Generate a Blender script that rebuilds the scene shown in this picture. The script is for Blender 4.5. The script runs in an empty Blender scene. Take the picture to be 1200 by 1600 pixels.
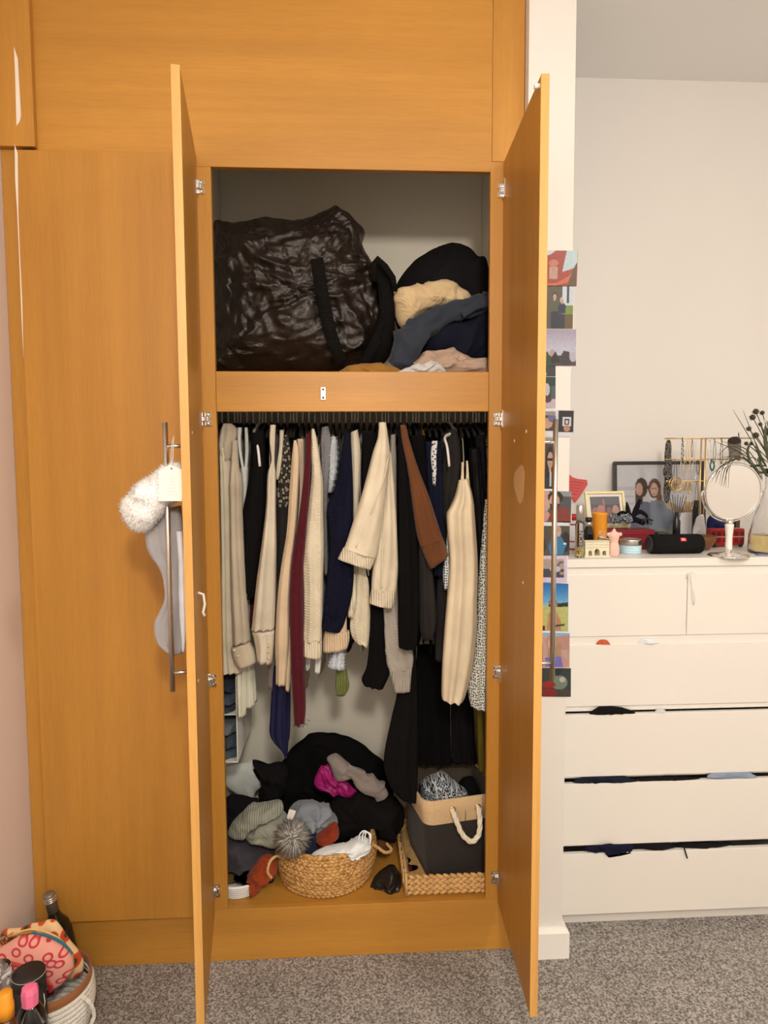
import bpy, bmesh, math, random
from mathutils import Vector, Matrix, noise
random.seed(7)
S = bpy.context.scene
COL = S.collection

# ------------------------------------------------------------------ camera
CX, CY, CZ = -.0354, -1.978, 1.5372
YAW, PIT, ROL, FPX = .0534, .0733, -.0047, 1038.53
_f = Vector((math.sin(YAW)*math.cos(PIT), math.cos(YAW)*math.cos(PIT), -math.sin(PIT)))
_r = Vector((math.cos(YAW), -math.sin(YAW), 0)); _u = _r.cross(_f)
RR = _r*math.cos(ROL)+_u*math.sin(ROL); UU = -_r*math.sin(ROL)+_u*math.cos(ROL); FF = _f
cam = bpy.data.cameras.new('camera'); cam.sensor_fit = 'HORIZONTAL'; cam.sensor_width = 36; cam.lens = 36*FPX/1200
co = bpy.data.objects.new('camera', cam); COL.objects.link(co)
co.matrix_world = Matrix(((RR.x, UU.x, -FF.x, CX), (RR.y, UU.y, -FF.y, CY), (RR.z, UU.z, -FF.z, CZ), (0, 0, 0, 1)))
cam.clip_start = .05; S.camera = co

# ------------------------------------------------------------------ light
S.view_settings.view_transform = 'Standard'; S.view_settings.look = 'None'
S.view_settings.gamma = 1; S.view_settings.use_curve_mapping = False
S.view_settings.exposure = 0.0
W = bpy.data.worlds.new('world'); S.world = W; W.use_nodes = True
W.node_tree.nodes['Background'].inputs[0].default_value = (0, 0, 0, 1)
W.node_tree.nodes['Background'].inputs[1].default_value = 0
WARM = (1, .895, .765)
# the room's hanging lamp, behind the photographer: it throws the header's shadow onto the back of the top shelf
l = bpy.data.lights.new('pendant_behind_offscreen', 'POINT'); l.energy = 128; l.shadow_soft_size = .12; l.color = WARM
o = bpy.data.objects.new('pendant_behind_offscreen', l); COL.objects.link(o); o.location = (.15, -2.75, 2.4)
# the ceiling light further right: the right door shades the header from that side
l = bpy.data.lights.new('ceiling_light_right_offscreen', 'AREA'); l.shape = 'DISK'; l.size = .3; l.energy = 25; l.color = WARM
o = bpy.data.objects.new('ceiling_light_right_offscreen', l); COL.objects.link(o); o.location = (1.5, -1.9, 2.975)

# ------------------------------------------------------------------ helpers
def at(x, y, Y):
    d = FF + RR*((x-600)/FPX) + UU*((800-y)/FPX)
    t = (Y-CY)/d.y
    return Vector((CX+d.x*t, Y, CZ+d.z*t))
def atz(x, y, Z):
    d = FF + RR*((x-600)/FPX) + UU*((800-y)/FPX)
    t = (Z-CZ)/d.z
    return Vector((CX+d.x*t, CY+d.y*t, Z))
def lin(c):
    return tuple((v/255/12.92 if v/255 <= .04045 else ((v/255+.055)/1.055)**2.4) for v in c)
LW = (1.0, .86, .68)
def alb(c, k=1.0):          # albedo from a colour seen under the warm lamps
    l = lin(c); return tuple(min(.9, max(.0, k*l[i]/LW[i])) for i in range(3))

class MB:
    def __init__(s): s.v = []; s.f = []
    def add(s, vs, fs):
        n = len(s.v); s.v += [Vector(v) for v in vs]; s.f += [tuple(i+n for i in f) for f in fs]; return s
    def box(s, x0, x1, y0, y1, z0, z1, M=None):
        vs = [Vector((x, y, z)) for x in (x0, x1) for y in (y0, y1) for z in (z0, z1)]
        if M: vs = [M @ v for v in vs]
        return s.add(vs, [(0, 1, 3, 2), (4, 6, 7, 5), (0, 4, 5, 1), (2, 3, 7, 6), (0, 2, 6, 4), (1, 5, 7, 3)])
    def rings(s, rings, closed=True, cap0=True, cap1=True):
        n = len(rings[0]); vs = [p for r in rings for p in r]; fs = []
        for i in range(len(rings)-1):
            for j in range(n if closed else n-1):
                a = i*n+j; b = i*n+(j+1) % n
                fs.append((a, b, b+n, a+n))
        if cap0: fs.append(tuple(range(n-1, -1, -1)))
        if cap1: fs.append(tuple(range((len(rings)-1)*n, len(rings)*n)))
        return s.add(vs, fs)
    def tube(s, pts, r, n=8, flat=1.0, closed=False):
        pts = [Vector(p) for p in pts]; m = len(pts); rs = r if isinstance(r, (list, tuple)) else [r]*m
        up = None; out = []
        for i, p in enumerate(pts):
            if closed: t = pts[(i+1) % m]-pts[i-1]
            else: t = pts[min(i+1, m-1)]-pts[max(i-1, 0)]
            if t.length < 1e-9: t = Vector((0, 0, 1))
            t.normalize()
            if up is None:
                up = Vector((0, 1, 0)) if abs(t.y) < .9 else Vector((1, 0, 0))
            up = (up-t*up.dot(t))
            if up.length < 1e-6: up = t.orthogonal()
            up.normalize(); sd = t.cross(up)
            out.append([p+(sd*math.cos(2*math.pi*k/n)+up*flat*math.sin(2*math.pi*k/n))*rs[i] for k in range(n)])
        if closed: out.append(out[0]); return s.rings(out, True, False, False)
        return s.rings(out)
    def lathe(s, prof, c, n=32, M=None, sx=1, sy=1, cap=True):
        rg = []
        for r, z in prof:
            ring = [Vector((r*sx*math.cos(2*math.pi*k/n), r*sy*math.sin(2*math.pi*k/n), z)) for k in range(n)]
            rg.append([(M @ v if M else v)+Vector(c) for v in ring])
        return s.rings(rg, True, cap and prof[0][0] > 1e-5, cap and prof[-1][0] > 1e-5)
    def prism(s, poly, y0, y1):       # polygon of (x, z) extruded along y
        n = len(poly); vs = [Vector((x, y0, z)) for x, z in poly]+[Vector((x, y1, z)) for x, z in poly]
        fs = [tuple(range(n)), tuple(range(2*n-1, n-1, -1))]+[(j, j+n, (j+1) % n+n, (j+1) % n) for j in range(n)]
        return s.add(vs, fs)
    def spike(s, p, d, l, w):
        d = d.normalized(); a = d.orthogonal().normalized(); b = d.cross(a)
        return s.add([p+a*w, p-a*.5*w+b*.87*w, p-a*.5*w-b*.87*w, p+d*l], [(0, 1, 3), (1, 2, 3), (2, 0, 3)])

WL = {}
def thing(name, label, cat, loc, group=None):
    o = bpy.data.objects.new(name, None); COL.objects.link(o); o.empty_display_size = .05
    o.location = loc; o['label'] = label; o['category'] = cat
    if group: o['group'] = group
    WL[o.name] = Vector(loc); return o
def obj(name, mb, mat, parent=None, smooth=True, bevel=0, sub=0, kind=None, label=None):
    xs = [v.x for v in mb.v]; ys = [v.y for v in mb.v]; zs = [v.z for v in mb.v]
    c = Vector(((min(xs)+max(xs))/2, (min(ys)+max(ys))/2, min(zs) if parent is None else (min(zs)+max(zs))/2))
    me = bpy.data.meshes.new(name); me.from_pydata([v-c for v in mb.v], [], mb.f); me.validate()
    bm = bmesh.new(); bm.from_mesh(me); bmesh.ops.recalc_face_normals(bm, faces=bm.faces); bm.to_mesh(me); bm.free()
    o = bpy.data.objects.new(name, me); COL.objects.link(o); me.materials.append(mat)
    if smooth: me.polygons.foreach_set('use_smooth', [True]*len(me.polygons))
    if bevel:
        b = o.modifiers.new('bevel', 'BEVEL'); b.width = bevel; b.segments = 2; b.limit_method = 'ANGLE'; b.harden_normals = False
        if smooth is False: pass
    if sub:
        m = o.modifiers.new('sub', 'SUBSURF'); m.levels = sub; m.render_levels = sub
    if parent is not None:
        o.parent = parent; o.location = c-WL[parent.name]
    else: o.location = c
    WL[o.name] = c.copy()
    if kind: o['kind'] = kind
    if label: o['label'] = label
    return o
def tag(o, label, cat, group=None):
    o['label'] = label; o['category'] = cat
    if group: o['group'] = group
    return o
def copy_tree(o, off, parent=None):
    c = o.copy(); COL.objects.link(c)
    if parent: c.parent = parent
    else: c.location = o.location+Vector(off)
    for ch in [x for x in bpy.data.objects if x.parent == o]: copy_tree(ch, off, c)
    return c

# ------------------------------------------------------------------ materials
def newmat(name):
    m = bpy.data.materials.new(name); m.use_nodes = True; nt = m.node_tree
    return m, nt, nt.nodes['Principled BSDF']
def nd(nt, t, **kw):
    n = nt.nodes.new(t)
    for k, v in kw.items():
        if k in n.inputs: n.inputs[k].default_value = v
        else: setattr(n, k, v)
    return n
def ramp(nt, fac, stops):
    r = nt.nodes.new('ShaderNodeValToRGB'); e = r.color_ramp.elements
    while len(e) > 1: e.remove(e[-1])
    e[0].position = stops[0][0]; e[0].color = (*stops[0][1], 1)
    for p, c in stops[1:]:
        x = e.new(p); x.color = (*c, 1)
    nt.links.new(fac, r.inputs[0]); return r
def sc(c, k): return tuple(min(1, v*k) for v in c)
def coords(nt, scale=(1, 1, 1), rot=(0, 0, 0)):
    tc = nt.nodes.new('ShaderNodeTexCoord'); mp = nt.nodes.new('ShaderNodeMapping')
    mp.inputs['Scale'].default_value = scale; mp.inputs['Rotation'].default_value = rot
    nt.links.new(tc.outputs['Object'], mp.inputs[0]); return mp.outputs[0]
def bump(nt, b, h, strength, dist=.002):
    n = nt.nodes.new('ShaderNodeBump'); n.inputs['Strength'].default_value = strength; n.inputs['Distance'].default_value = dist
    nt.links.new(h, n.inputs['Height']); nt.links.new(n.outputs[0], b.inputs['Normal']); return n
def plain(name, c, rough=.5, metal=0, spec=None, noise_amt=.06, nscale=6, **kw):
    m, nt, b = newmat(name)
    b.inputs['Roughness'].default_value = rough; b.inputs['Metallic'].default_value = metal
    nz = nd(nt, 'ShaderNodeTexNoise', Scale=nscale, Detail=3.0); nt.links.new(coords(nt), nz.inputs[0])
    r = ramp(nt, nz.outputs[0], [(.3, sc(c, 1-noise_amt)), (.7, sc(c, 1+noise_amt))])
    nt.links.new(r.outputs[0], b.inputs['Base Color'])
    for k, v in kw.items():
        k2 = k.replace('_', ' ')
        if k2 in b.inputs: b.inputs[k2].default_value = v
    return m
def wood(name, c, axis='Z'):
    m, nt, b = newmat(name)
    s1 = {'Z': (34, 34, .9), 'X': (.9, 34, 34)}[axis]; s2 = {'Z': (5, 5, .55), 'X': (.55, 5, 5)}[axis]; s3 = {'Z': (220, 220, 14), 'X': (14, 220, 220)}[axis]
    a = nd(nt, 'ShaderNodeTexNoise', Scale=1.0, Detail=5.0, Distortion=.6); nt.links.new(coords(nt, s1), a.inputs[0])
    d = nd(nt, 'ShaderNodeTexNoise', Scale=1.0, Detail=2.0, Distortion=.4); nt.links.new(coords(nt, s2), d.inputs[0])
    e = nd(nt, 'ShaderNodeTexNoise', Scale=1.0, Detail=2.0); nt.links.new(coords(nt, s3), e.inputs[0])
    r1 = ramp(nt, a.outputs[0], [(.3, sc(c, .93)), (.7, sc(c, 1.05))])
    r2 = ramp(nt, d.outputs[0], [(.3, (.86, .84, .80)), (.7, (1.05, 1.06, 1.08))])
    r3 = ramp(nt, e.outputs[0], [(.35, (.94, .93, .92)), (.6, (1.0, 1.0, 1.0))])
    m1 = nd(nt, 'ShaderNodeMix', data_type='RGBA', blend_type='MULTIPLY'); m1.inputs[0].default_value = 1
    nt.links.new(r1.outputs[0], m1.inputs[6]); nt.links.new(r2.outputs[0], m1.inputs[7])
    m2 = nd(nt, 'ShaderNodeMix', data_type='RGBA', blend_type='MULTIPLY'); m2.inputs[0].default_value = 1
    nt.links.new(m1.outputs[2], m2.inputs[6]); nt.links.new(r3.outputs[0], m2.inputs[7])
    nt.links.new(m2.outputs[2], b.inputs['Base Color'])
    b.inputs['Roughness'].default_value = .43; b.inputs['Specular IOR Level'].default_value = .45
    bump(nt, b, a.outputs[0], .04, .001)
    return m
_fc = {}
def fab(c, kind='plain', rough=.9, key=None):
    k = (tuple(round(v, 4) for v in c), kind)
    if k in _fc: return _fc[k]
    m, nt, b = newmat('fabric_'+kind); _fc[k] = m
    b.inputs['Roughness'].default_value = rough
    if 'Specular IOR Level' in b.inputs: b.inputs['Specular IOR Level'].default_value = .25 if max(c) > .03 else .08
    if kind != 'satin' and max(c) > .03:
        b.inputs['Sheen Weight'].default_value = .12; b.inputs['Sheen Roughness'].default_value = .5
    nz = nd(nt, 'ShaderNodeTexNoise', Scale=9.0, Detail=4.0); nt.links.new(coords(nt), nz.inputs[0])
    r = ramp(nt, nz.outputs[0], [(.3, sc(c, .88)), (.7, sc(c, 1.1))]); out = r.outputs[0]
    if kind in ('rib', 'ribx'):
        w = nd(nt, 'ShaderNodeTexWave', Scale=42.0 if kind == 'rib' else 60.0, Distortion=.6); w.bands_direction = 'X' if kind == 'rib' else 'Z'
        nt.links.new(coords(nt, (1, .3, 1)), w.inputs[0]); bump(nt, b, w.outputs[0], .9, .0025)
    elif kind == 'knit':
        w = nd(nt, 'ShaderNodeTexWave', Scale=75.0, Distortion=2.5, Detail=1.0); w.bands_direction = 'DIAGONAL'
        nt.links.new(coords(nt), w.inputs[0]); bump(nt, b, w.outputs[0], .6, .0018)
    elif kind == 'satin':
        b.inputs['Roughness'].default_value = .38
        w = nd(nt, 'ShaderNodeTexNoise', Scale=14.0, Detail=2.0); nt.links.new(coords(nt, (1, 1, .35)), w.inputs[0]); bump(nt, b, w.outputs[0], .25, .006)
    elif kind == 'denim':
        w = nd(nt, 'ShaderNodeTexNoise', Scale=420.0, Detail=2.0); nt.links.new(coords(nt), w.inputs[0]); bump(nt, b, w.outputs[0], .5, .001)
        q = ramp(nt, w.outputs[0], [(.35, sc(c, .7)), (.65, sc(c, 1.35))]); mm = nd(nt, 'ShaderNodeMix', data_type='RGBA'); mm.inputs[0].default_value = .5
        nt.links.new(out, mm.inputs[6]); nt.links.new(q.outputs[0], mm.inputs[7]); out = mm.outputs[2]
    elif kind in ('floral', 'dots', 'tweed', 'leopard', 'pizza', 'lips', 'stripe', 'lace'):
        v = nd(nt, 'ShaderNodeTexVoronoi', Scale={'floral': 85., 'dots': 150., 'tweed': 190., 'leopard': 115., 'pizza': 30., 'lips': 27., 'stripe': 40., 'lace': 110.}[kind])
        n2 = nd(nt, 'ShaderNodeTexNoise', Scale=55.0, Detail=3.0); nt.links.new(coords(nt), n2.inputs[0])
        if kind in ('dots', 'tweed', 'lips', 'pizza'): v.inputs['Randomness'].default_value = {'dots': .35, 'tweed': .55, 'lips': .6, 'pizza': .8}[kind]
        sq = (1, .02, .6) if kind == 'tweed' else ((1, .3, 1) if kind in ('lips', 'dots', 'pizza') else (1, 1, .6))
        v.voronoi_dimensions = '2D'
        nt.links.new(coords(nt, (sq[0], 1, sq[2]) if kind == 'tweed' else (1, 1, 1.25 if kind == 'lips' else .8), (-math.pi/2, 0, 0)), v.inputs[0])
        dk = (.006, .006, .008); cr = lin((150, 142, 122))
        st = {'floral': [(.28, cr), (.36, dk), (.6, dk), (.66, sc(cr, .5)), (.72, dk)], 'dots': [(.25, dk), (.3, c)], 'tweed': [(.26, dk), (.34, c)],
              'leopard': [(.22, sc(c, .8)), (.3, dk), (.48, dk), (.54, c)], 'lace': [(.2, dk), (.3, c)],
              'pizza': [(.18, lin((60, 70, 40))), (.22, lin((190, 60, 35))), (.42, lin((200, 85, 40))), (.46, c)],
              'lips': [(.17, c), (.2, lin((214, 110, 112))), (.27, lin((190, 50, 66))), (.34, lin((190, 50, 66))), (.37, c)], 'stripe': [(.4, dk), (.5, c)]}[kind]
        q = ramp(nt, v.outputs['Distance'], st); out = q.outputs[0]
        bump(nt, b, n2.outputs[0], .3, .002)
    elif kind == 'fur':
        w = nd(nt, 'ShaderNodeTexNoise', Scale=160.0, Detail=4.0); nt.links.new(coords(nt), w.inputs[0]); bump(nt, b, w.outputs[0], .8, .004)
    else:
        w = nd(nt, 'ShaderNodeTexNoise', Scale=260.0, Detail=3.0); nt.links.new(coords(nt), w.inputs[0]); bump(nt, b, w.outputs[0], .25, .001)
    nt.links.new(out, b.inputs['Base Color'])
    return m
def glass(name, c=(1, 1, 1), rough=.02, ior=1.45):
    m, nt, b = newmat(name); b.inputs['Base Color'].default_value = (*c, 1); b.inputs['Roughness'].default_value = rough
    b.inputs['Transmission Weight'].default_value = 1; b.inputs['IOR'].default_value = ior; return m
WOODC = (.52, .250, .041)
M_WZ = wood('maple_veneer_vertical', WOODC, 'Z'); M_WX = wood('maple_veneer_horizontal', WOODC, 'X')
M_EDGE = wood('maple_edge_band', (.66, .36, .10), 'Z')
M_WALL = plain('wall_paint', (.74, .725, .71), .75, noise_amt=.015, nscale=2)
M_PILLAR = plain('pillar_paint', (.74, .725, .70), .6, noise_amt=.01, nscale=2)
M_PINK = plain('left_wall_paint', (.80, .69, .64), .75, noise_amt=.02, nscale=2)
M_INNER = plain('wardrobe_lining', (.84, .82, .72), .7, noise_amt=.03, nscale=3)
M_CEIL = plain('ceiling_paint', (.88, .875, .865), .8, noise_amt=.01, nscale=2)
M_WHITE = plain('white_lacquer', (.77, .75, .71), .35, noise_amt=.01, nscale=3)
M_GLOSSW = plain('gloss_white_trim', (.83, .82, .79), .3, noise_amt=.01, nscale=3)
M_STEEL = plain('brushed_steel', (.58, .56, .53), .32, 1, noise_amt=.03, nscale=40)
M_CHROME = plain('chrome', (.82, .81, .8), .06, 1, noise_amt=.0)
M_NICKEL = plain('nickel', (.62, .6, .57), .25, 1, noise_amt=.05)
M_GOLD = plain('brass_gold', (.72, .52, .24), .3, 1, noise_amt=.05)
M_BLACKP = plain('black_plastic', (.012, .012, .013), .4, noise_amt=.1)
M_DARKIN = plain('dark_lining', (.02, .02, .022), .8, noise_amt=.1)
M_HOOK = plain('hanger_wire', (.9, .89, .87), .35, 0, noise_amt=.02)
M_CHIP = plain('bare_plaster', (.80, .74, .66), .8, noise_amt=.03)
M_VELV = plain('hanger_black_velvet', (.012, .011, .012), .95, noise_amt=.1)
M_WHITEP = plain('white_plastic', (.78, .77, .74), .4, noise_amt=.01)
M_PAPER = plain('white_card', (.8, .78, .74), .7, noise_amt=.01)
m, nt, b = newmat('carpet'); M_CARPET = m
n1 = nd(nt, 'ShaderNodeTexNoise', Scale=170.0, Detail=2.0, Roughness=.6); n2 = nd(nt, 'ShaderNodeTexNoise', Scale=5.0, Detail=2.0)
v1 = nd(nt, 'ShaderNodeTexVoronoi', Scale=260.0)
cc = coords(nt); [nt.links.new(cc, x.inputs[0]) for x in (n1, n2, v1)]
r1 = ramp(nt, n1.outputs[0], [(.36, (.115, .108, .102)), (.5, (.28, .262, .245)), (.64, (.50, .47, .44))])
r2 = ramp(nt, n2.outputs[0], [(.3, (.9, .9, .9)), (.7, (1.06, 1.06, 1.06))])
mm = nd(nt, 'ShaderNodeMix', data_type='RGBA', blend_type='MULTIPLY'); mm.inputs[0].default_value = 1
nt.links.new(r1.outputs[0], mm.inputs[6]); nt.links.new(r2.outputs[0], mm.inputs[7]); nt.links.new(mm.outputs[2], b.inputs['Base Color'])
b.inputs['Roughness'].default_value = .95; bump(nt, b, v1.outputs[0], .6, .004)

# ------------------------------------------------------------------ room shell
XW, XP, YP, YB, ZC = -.997, .619, -.036, .60, 2.985
YR, XR2 = -4.3, 2.7
def struct(name, mb, mat, **kw):
    o = obj(name, mb, mat, smooth=False, **kw); o['kind'] = 'structure'; return o
struct('floor', MB().box(XW-.1, XR2+.1, YR-.1, YB+.1, -.05, 0), M_CARPET)
struct('ceiling', MB().box(XW-.1, XR2+.1, YR-.1, YB+.1, ZC, ZC+.06), M_CEIL)
struct('wall_left', MB().box(XW-.1, XW, YR, YB+.1, 0, ZC), M_PINK)
struct('wall_back', MB().box(XW-.1, XR2+.1, YB, YB+.1, 0, ZC), M_WALL)
struct('wall_right', MB().box(XR2, XR2+.1, YR, YB, 0, ZC), M_WALL)
struct('wall_front', MB().box(XW-.1, XR2+.1, YR-.1, YR, 0, ZC), M_WALL)
XS = at(820, 100, 0).x
struct('wall_pillar', MB().box(XS+.002, XP, YP, YB, 0, ZC), M_PILLAR)
bz = at(880, 1453, YP-.018).z
bb = MB(); x0 = XS+.01; yb = YP-.018
prof = [(.018, 0), (.018, bz-.012), (.012, bz-.003), (.006, bz), (0, bz)]
rg = []
for (px, py, nx, ny) in ((x0, YP, 0, -1), (XP, YP, 1, -1), (XP, YB, 1, 0)):
    rg.append([Vector((px+nx*d, py+ny*d, z)) for d, z in prof]+[Vector((px, py, 0))])
bb.rings(rg); struct('baseboard_right', bb, M_GLOSSW)

# ------------------------------------------------------------------ built-in wardrobe
XL, XR = -.4183, .3849
Z1, Z2, Z3, Z4 = 2.3795, 1.806, 1.6895, .1668
HL, HR, THL, THR, DW, ZT, ZB = -.4576, .4224, 1.429, 1.53, .438, 2.407, .160
DT = .019
wd = thing('built_in_wardrobe', 'tall built-in maple wardrobe with two doors standing wide open', 'wardrobe', (-.25, .3, 0))
def wpart(name, x0, x1, y0, y1, z0, z1, mat, bevel=.0015):
    return obj(name, MB().box(x0, x1, y0, y1, z0, z1), mat, wd, smooth=False, bevel=bevel)
XU = at(51, 150, -.02).x
wpart('header_panel', XU-.01, XR+.004, 0, .02, Z1, ZC-.001, M_WX)
wpart('filler_panel', XW+.001, XU, -.02, 0, at(20, 228, -.02).z, ZC-.001, M_WZ)
XD0 = at(26, 300, -.02).x
wpart('stile', XW+.001, XD0+.012, 0, .02, Z4, at(20, 228, -.02).z, M_WZ)
wpart('stile', XD0+DW-.02, XL, 0, .02, Z4, Z1, M_WZ)
wpart('stile', XR+.0045, XS, 0, .02, ZT+.002, ZC-.001, M_WZ)
wpart('stile', XR, XS, 0, .019, Z4, ZT+.0015, M_WZ)
wpart('shelf_rail', XL+.0005, XR-.0005, .001, .02, Z3, Z2, M_WX)
wpart('plinth', XW+.001, XS, -.001, .02, 0, Z4, M_WX)
wpart('shelf', -.498, .476, .021, YB-.012, Z2-.026, Z2-.006, M_WX)
wpart('base_board', -.498, .476, .021, YB-.012, Z4-.022, Z4-.004, M_WX)
wpart('side_panel', -.52, -.50, .021, YB-.001, .01, Z1+.42, M_INNER)
wpart('side_panel', .478, XS, .021, YB-.001, .01, Z1+.42, M_INNER)
wpart('back_panel', -.50, .478, YB-.012, YB-.001, .01, Z1+.42, M_INNER)
wpart('top_panel', -.50, .478, .021, YB-.012, Z1+.27, Z1+.29, M_INNER)
obj('hanging_rail', MB().tube([(-.498, .29, 1.737), (0, .29, 1.737), (.476, .29, 1.737)], .0125, 12), M_CHROME, wd)
pl = at(505, 615, 0)
o = obj('latch_plate', MB().box(pl.x-.0075, pl.x+.0075, -.003, .001, pl.z-.019, pl.z+.019), M_NICKEL, wd, smooth=False, bevel=.001)
for dz in (-.012, .012):
    obj('screw', MB().lathe([(.0035, 0), (.0035, .0015), (.002, .002)], (pl.x, -.0028, pl.z+dz), 10, Matrix.Rotation(math.pi/2, 4, 'X')), M_BLACKP, o)
# strips of bare plaster where the veneer has pulled off beside the left wall
def sliver(pts, Y, name='chipped_edge'):
    q = [at(x, y, Y) for x, y in pts]
    obj(name, MB().prism([(p.x, p.z) for p in q], Y-.0012, Y+.001), M_CHIP, wd, smooth=False)
sliver([(22, 74), (28, 92), (33, 180), (31, 190), (26, 197), (24, 120)], -.0201)
sliver([(23, 226), (28, 240), (29, 330), (31, 390), (35, 470), (37, 560), (34, 500), (31, 420), (27, 330), (24, 280)], -.0195)

def door(side):
    # closed door at side 0; open left 1, open right 2
    if side == 0:
        M = Matrix.Translation((XD0, -.0205, ZB)); ax = 1
    elif side == 1:
        M = Matrix.Translation((HL, -.002, ZB)) @ Matrix.Rotation(-THL, 4, 'Z')
    else:
        M = Matrix.Translation((HR, -.002, ZB)) @ Matrix.Rotation(THR, 4, 'Z')
    H = ZT-ZB
    mb = MB()
    if side == 0: mb.box(0, DW+.002, 0, DT, 0, H, M)
    elif side == 1: mb.box(0, DW, -DT, 0, 0, H, M)
    else: mb.box(-DW, 0, -DT, 0, 0, H, M)
    d = obj('door', mb, M_WZ, wd, smooth=False, bevel=.0015)
    return d, M
d0, m0 = door(0)
dL, mL = door(1)
dR, mR = door(2)
# lighter edge band on the swinging edges
def edge(d, M, x0, x1): obj('edge_band', MB().box(x0, x1, -DT-.0002, .0002, .0005, ZT-ZB+.0002, M), M_EDGE, d, smooth=False)
edge(dL, mL, DW-.0004, DW+.0012); edge(dR, mR, -DW-.0012, -DW+.0004)
# bar handles on the outer faces
def handle(d, M, xloc, ztop, zbot, out):
    y0 = -DT if out < 0 else 0
    yb_ = y0+out*.040; mb = MB()
    mb.tube([M @ Vector((xloc, yb_, ztop-ZB)), M @ Vector((xloc, yb_, (ztop+zbot)/2-ZB)), M @ Vector((xloc, yb_, zbot-ZB))], .0062, 14)
    for z in (ztop-.055, zbot+.045):
        mb.tube([M @ Vector((xloc, y0-out*.002, z-ZB)), M @ Vector((xloc, yb_, z-ZB))], .0045, 10)
    return obj('bar_handle', mb, M_STEEL, d)
def bisect(f, a, b):
    for _ in range(40):
        c = (a+b)/2
        if f(c) > 0: a = c
        else: b = c
    return a
def px(p):
    d = p-Vector((CX, CY, CZ)); z = d.dot(FF); return 600+FPX*d.dot(RR)/z, 800-FPX*d.dot(UU)/z
hx = DW-.055
def zfor(M, xl, yl, ypx): return bisect(lambda z: px(M @ Vector((xl, yl, z-ZB)))[1]-ypx, .2, 2.6)
hl = handle(dL, mL, hx, zfor(mL, hx, -DT-.04, 660), zfor(mL, hx, -DT-.04, 1080), -1)
handle(dR, mR, -hx, zfor(mR, -hx, -DT-.04, 655), zfor(mR, -hx, -DT-.04, 1064), -1)
# concealed hinges
def hinge(d, xpx, ypx, sgn, xh):
    p = at(xpx, ypx, -.004); x = p.x; mb = MB()
    mb.box(x-.010, x+.010, -.006, .001, p.z-.019, p.z-.006); mb.box(x-.010, x+.010, -.006, .001, p.z+.006, p.z+.019)
    mb.box(x-.007, x+.007, -.010, .001, p.z-.008, p.z+.008)
    mb.box(min(x, xh), max(x, xh), -.014, -.004, p.z-.006, p.z+.006)
    mb.box(xh-.003, xh+.003, -.030, -.006, p.z-.026, p.z+.026)
    for dz in (-.0125, .0125):
        mb.lathe([(.004, 0), (.004, .002), (.0015, .0025)], (x, -.006, p.z+dz), 8, Matrix.Rotation(math.pi/2, 4, 'X'))
    obj('hinge', mb, M_NICKEL, d, smooth=False, bevel=.0008)
for y, x in ((298, 783), (655, 776), (1050, 775), (1371, 772)): hinge(dR, x, y, 1, HR-.001)
for y, x in ((292, 314), (655, 325), (1063, 333), (1392, 339)): hinge(dL, x, y, -1, HL+.001)
# worn spots and fixing dots on the inner face of the right door
def on_door(M, u, z, ru, rz, name, mat, yoff=.0004, n=20):
    mb = MB(); pts = []
    for k in range(n):
        a = 2*math.pi*k/n; j = 1+.15*math.sin(3*a+1)
        pts.append((u+ru*j*math.cos(a), z-ZB+rz*j*math.sin(a)))
    mb.add([M @ Vector((a, -DT-yoff if yoff < 0 else yoff, b)) for a, b in pts]+[M @ Vector((a, 0, b)) for a, b in pts],
           [tuple(range(n))]+[(k, (k+1) % n, n+(k+1) % n, n+k) for k in range(n)])
    return mb
M_WORN = plain('worn_veneer', (.66, .42, .20), .6)
obj('worn_patch', on_door(mR, -.255, at(820, 755, -.25).z, .062, .048, '', None), M_WORN, dR, smooth=False)
for u, x, y in ((-.33, 829, 674), (-.19, 803, 689), (-.31, 825, 910)):
    obj('screw_cap', on_door(mR, u, at(x, y, u).z, .005, .004, '', None, .001), M_CHIP, dR, smooth=False)
for u, x, y in ((.36, 300, 676), (.37, 309, 1062)):
    obj('screw_cap', on_door(mL, u, at(x, y, -.36).z, .004, .004, '', None, .001), M_CHIP, dL, smooth=False)
obj('small_hook', MB().tube([mL @ Vector((.33, .001, 1.22-ZB)), mL @ Vector((.33, .014, 1.215-ZB)), mL @ Vector((.33, .017, 1.19-ZB)), mL @ Vector((.33, .012, 1.17-ZB)), mL @ Vector((.33, .016, 1.16-ZB))], .0035, 8), M_WHITEP, dL)
obj('fitting_bolt', MB().tube([mR @ Vector((-DW+.012, 0, ZT-ZB-.02)), mR @ Vector((-DW+.012, .012, ZT-ZB-.02))], .006, 10), M_WHITEP, dR)

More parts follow.
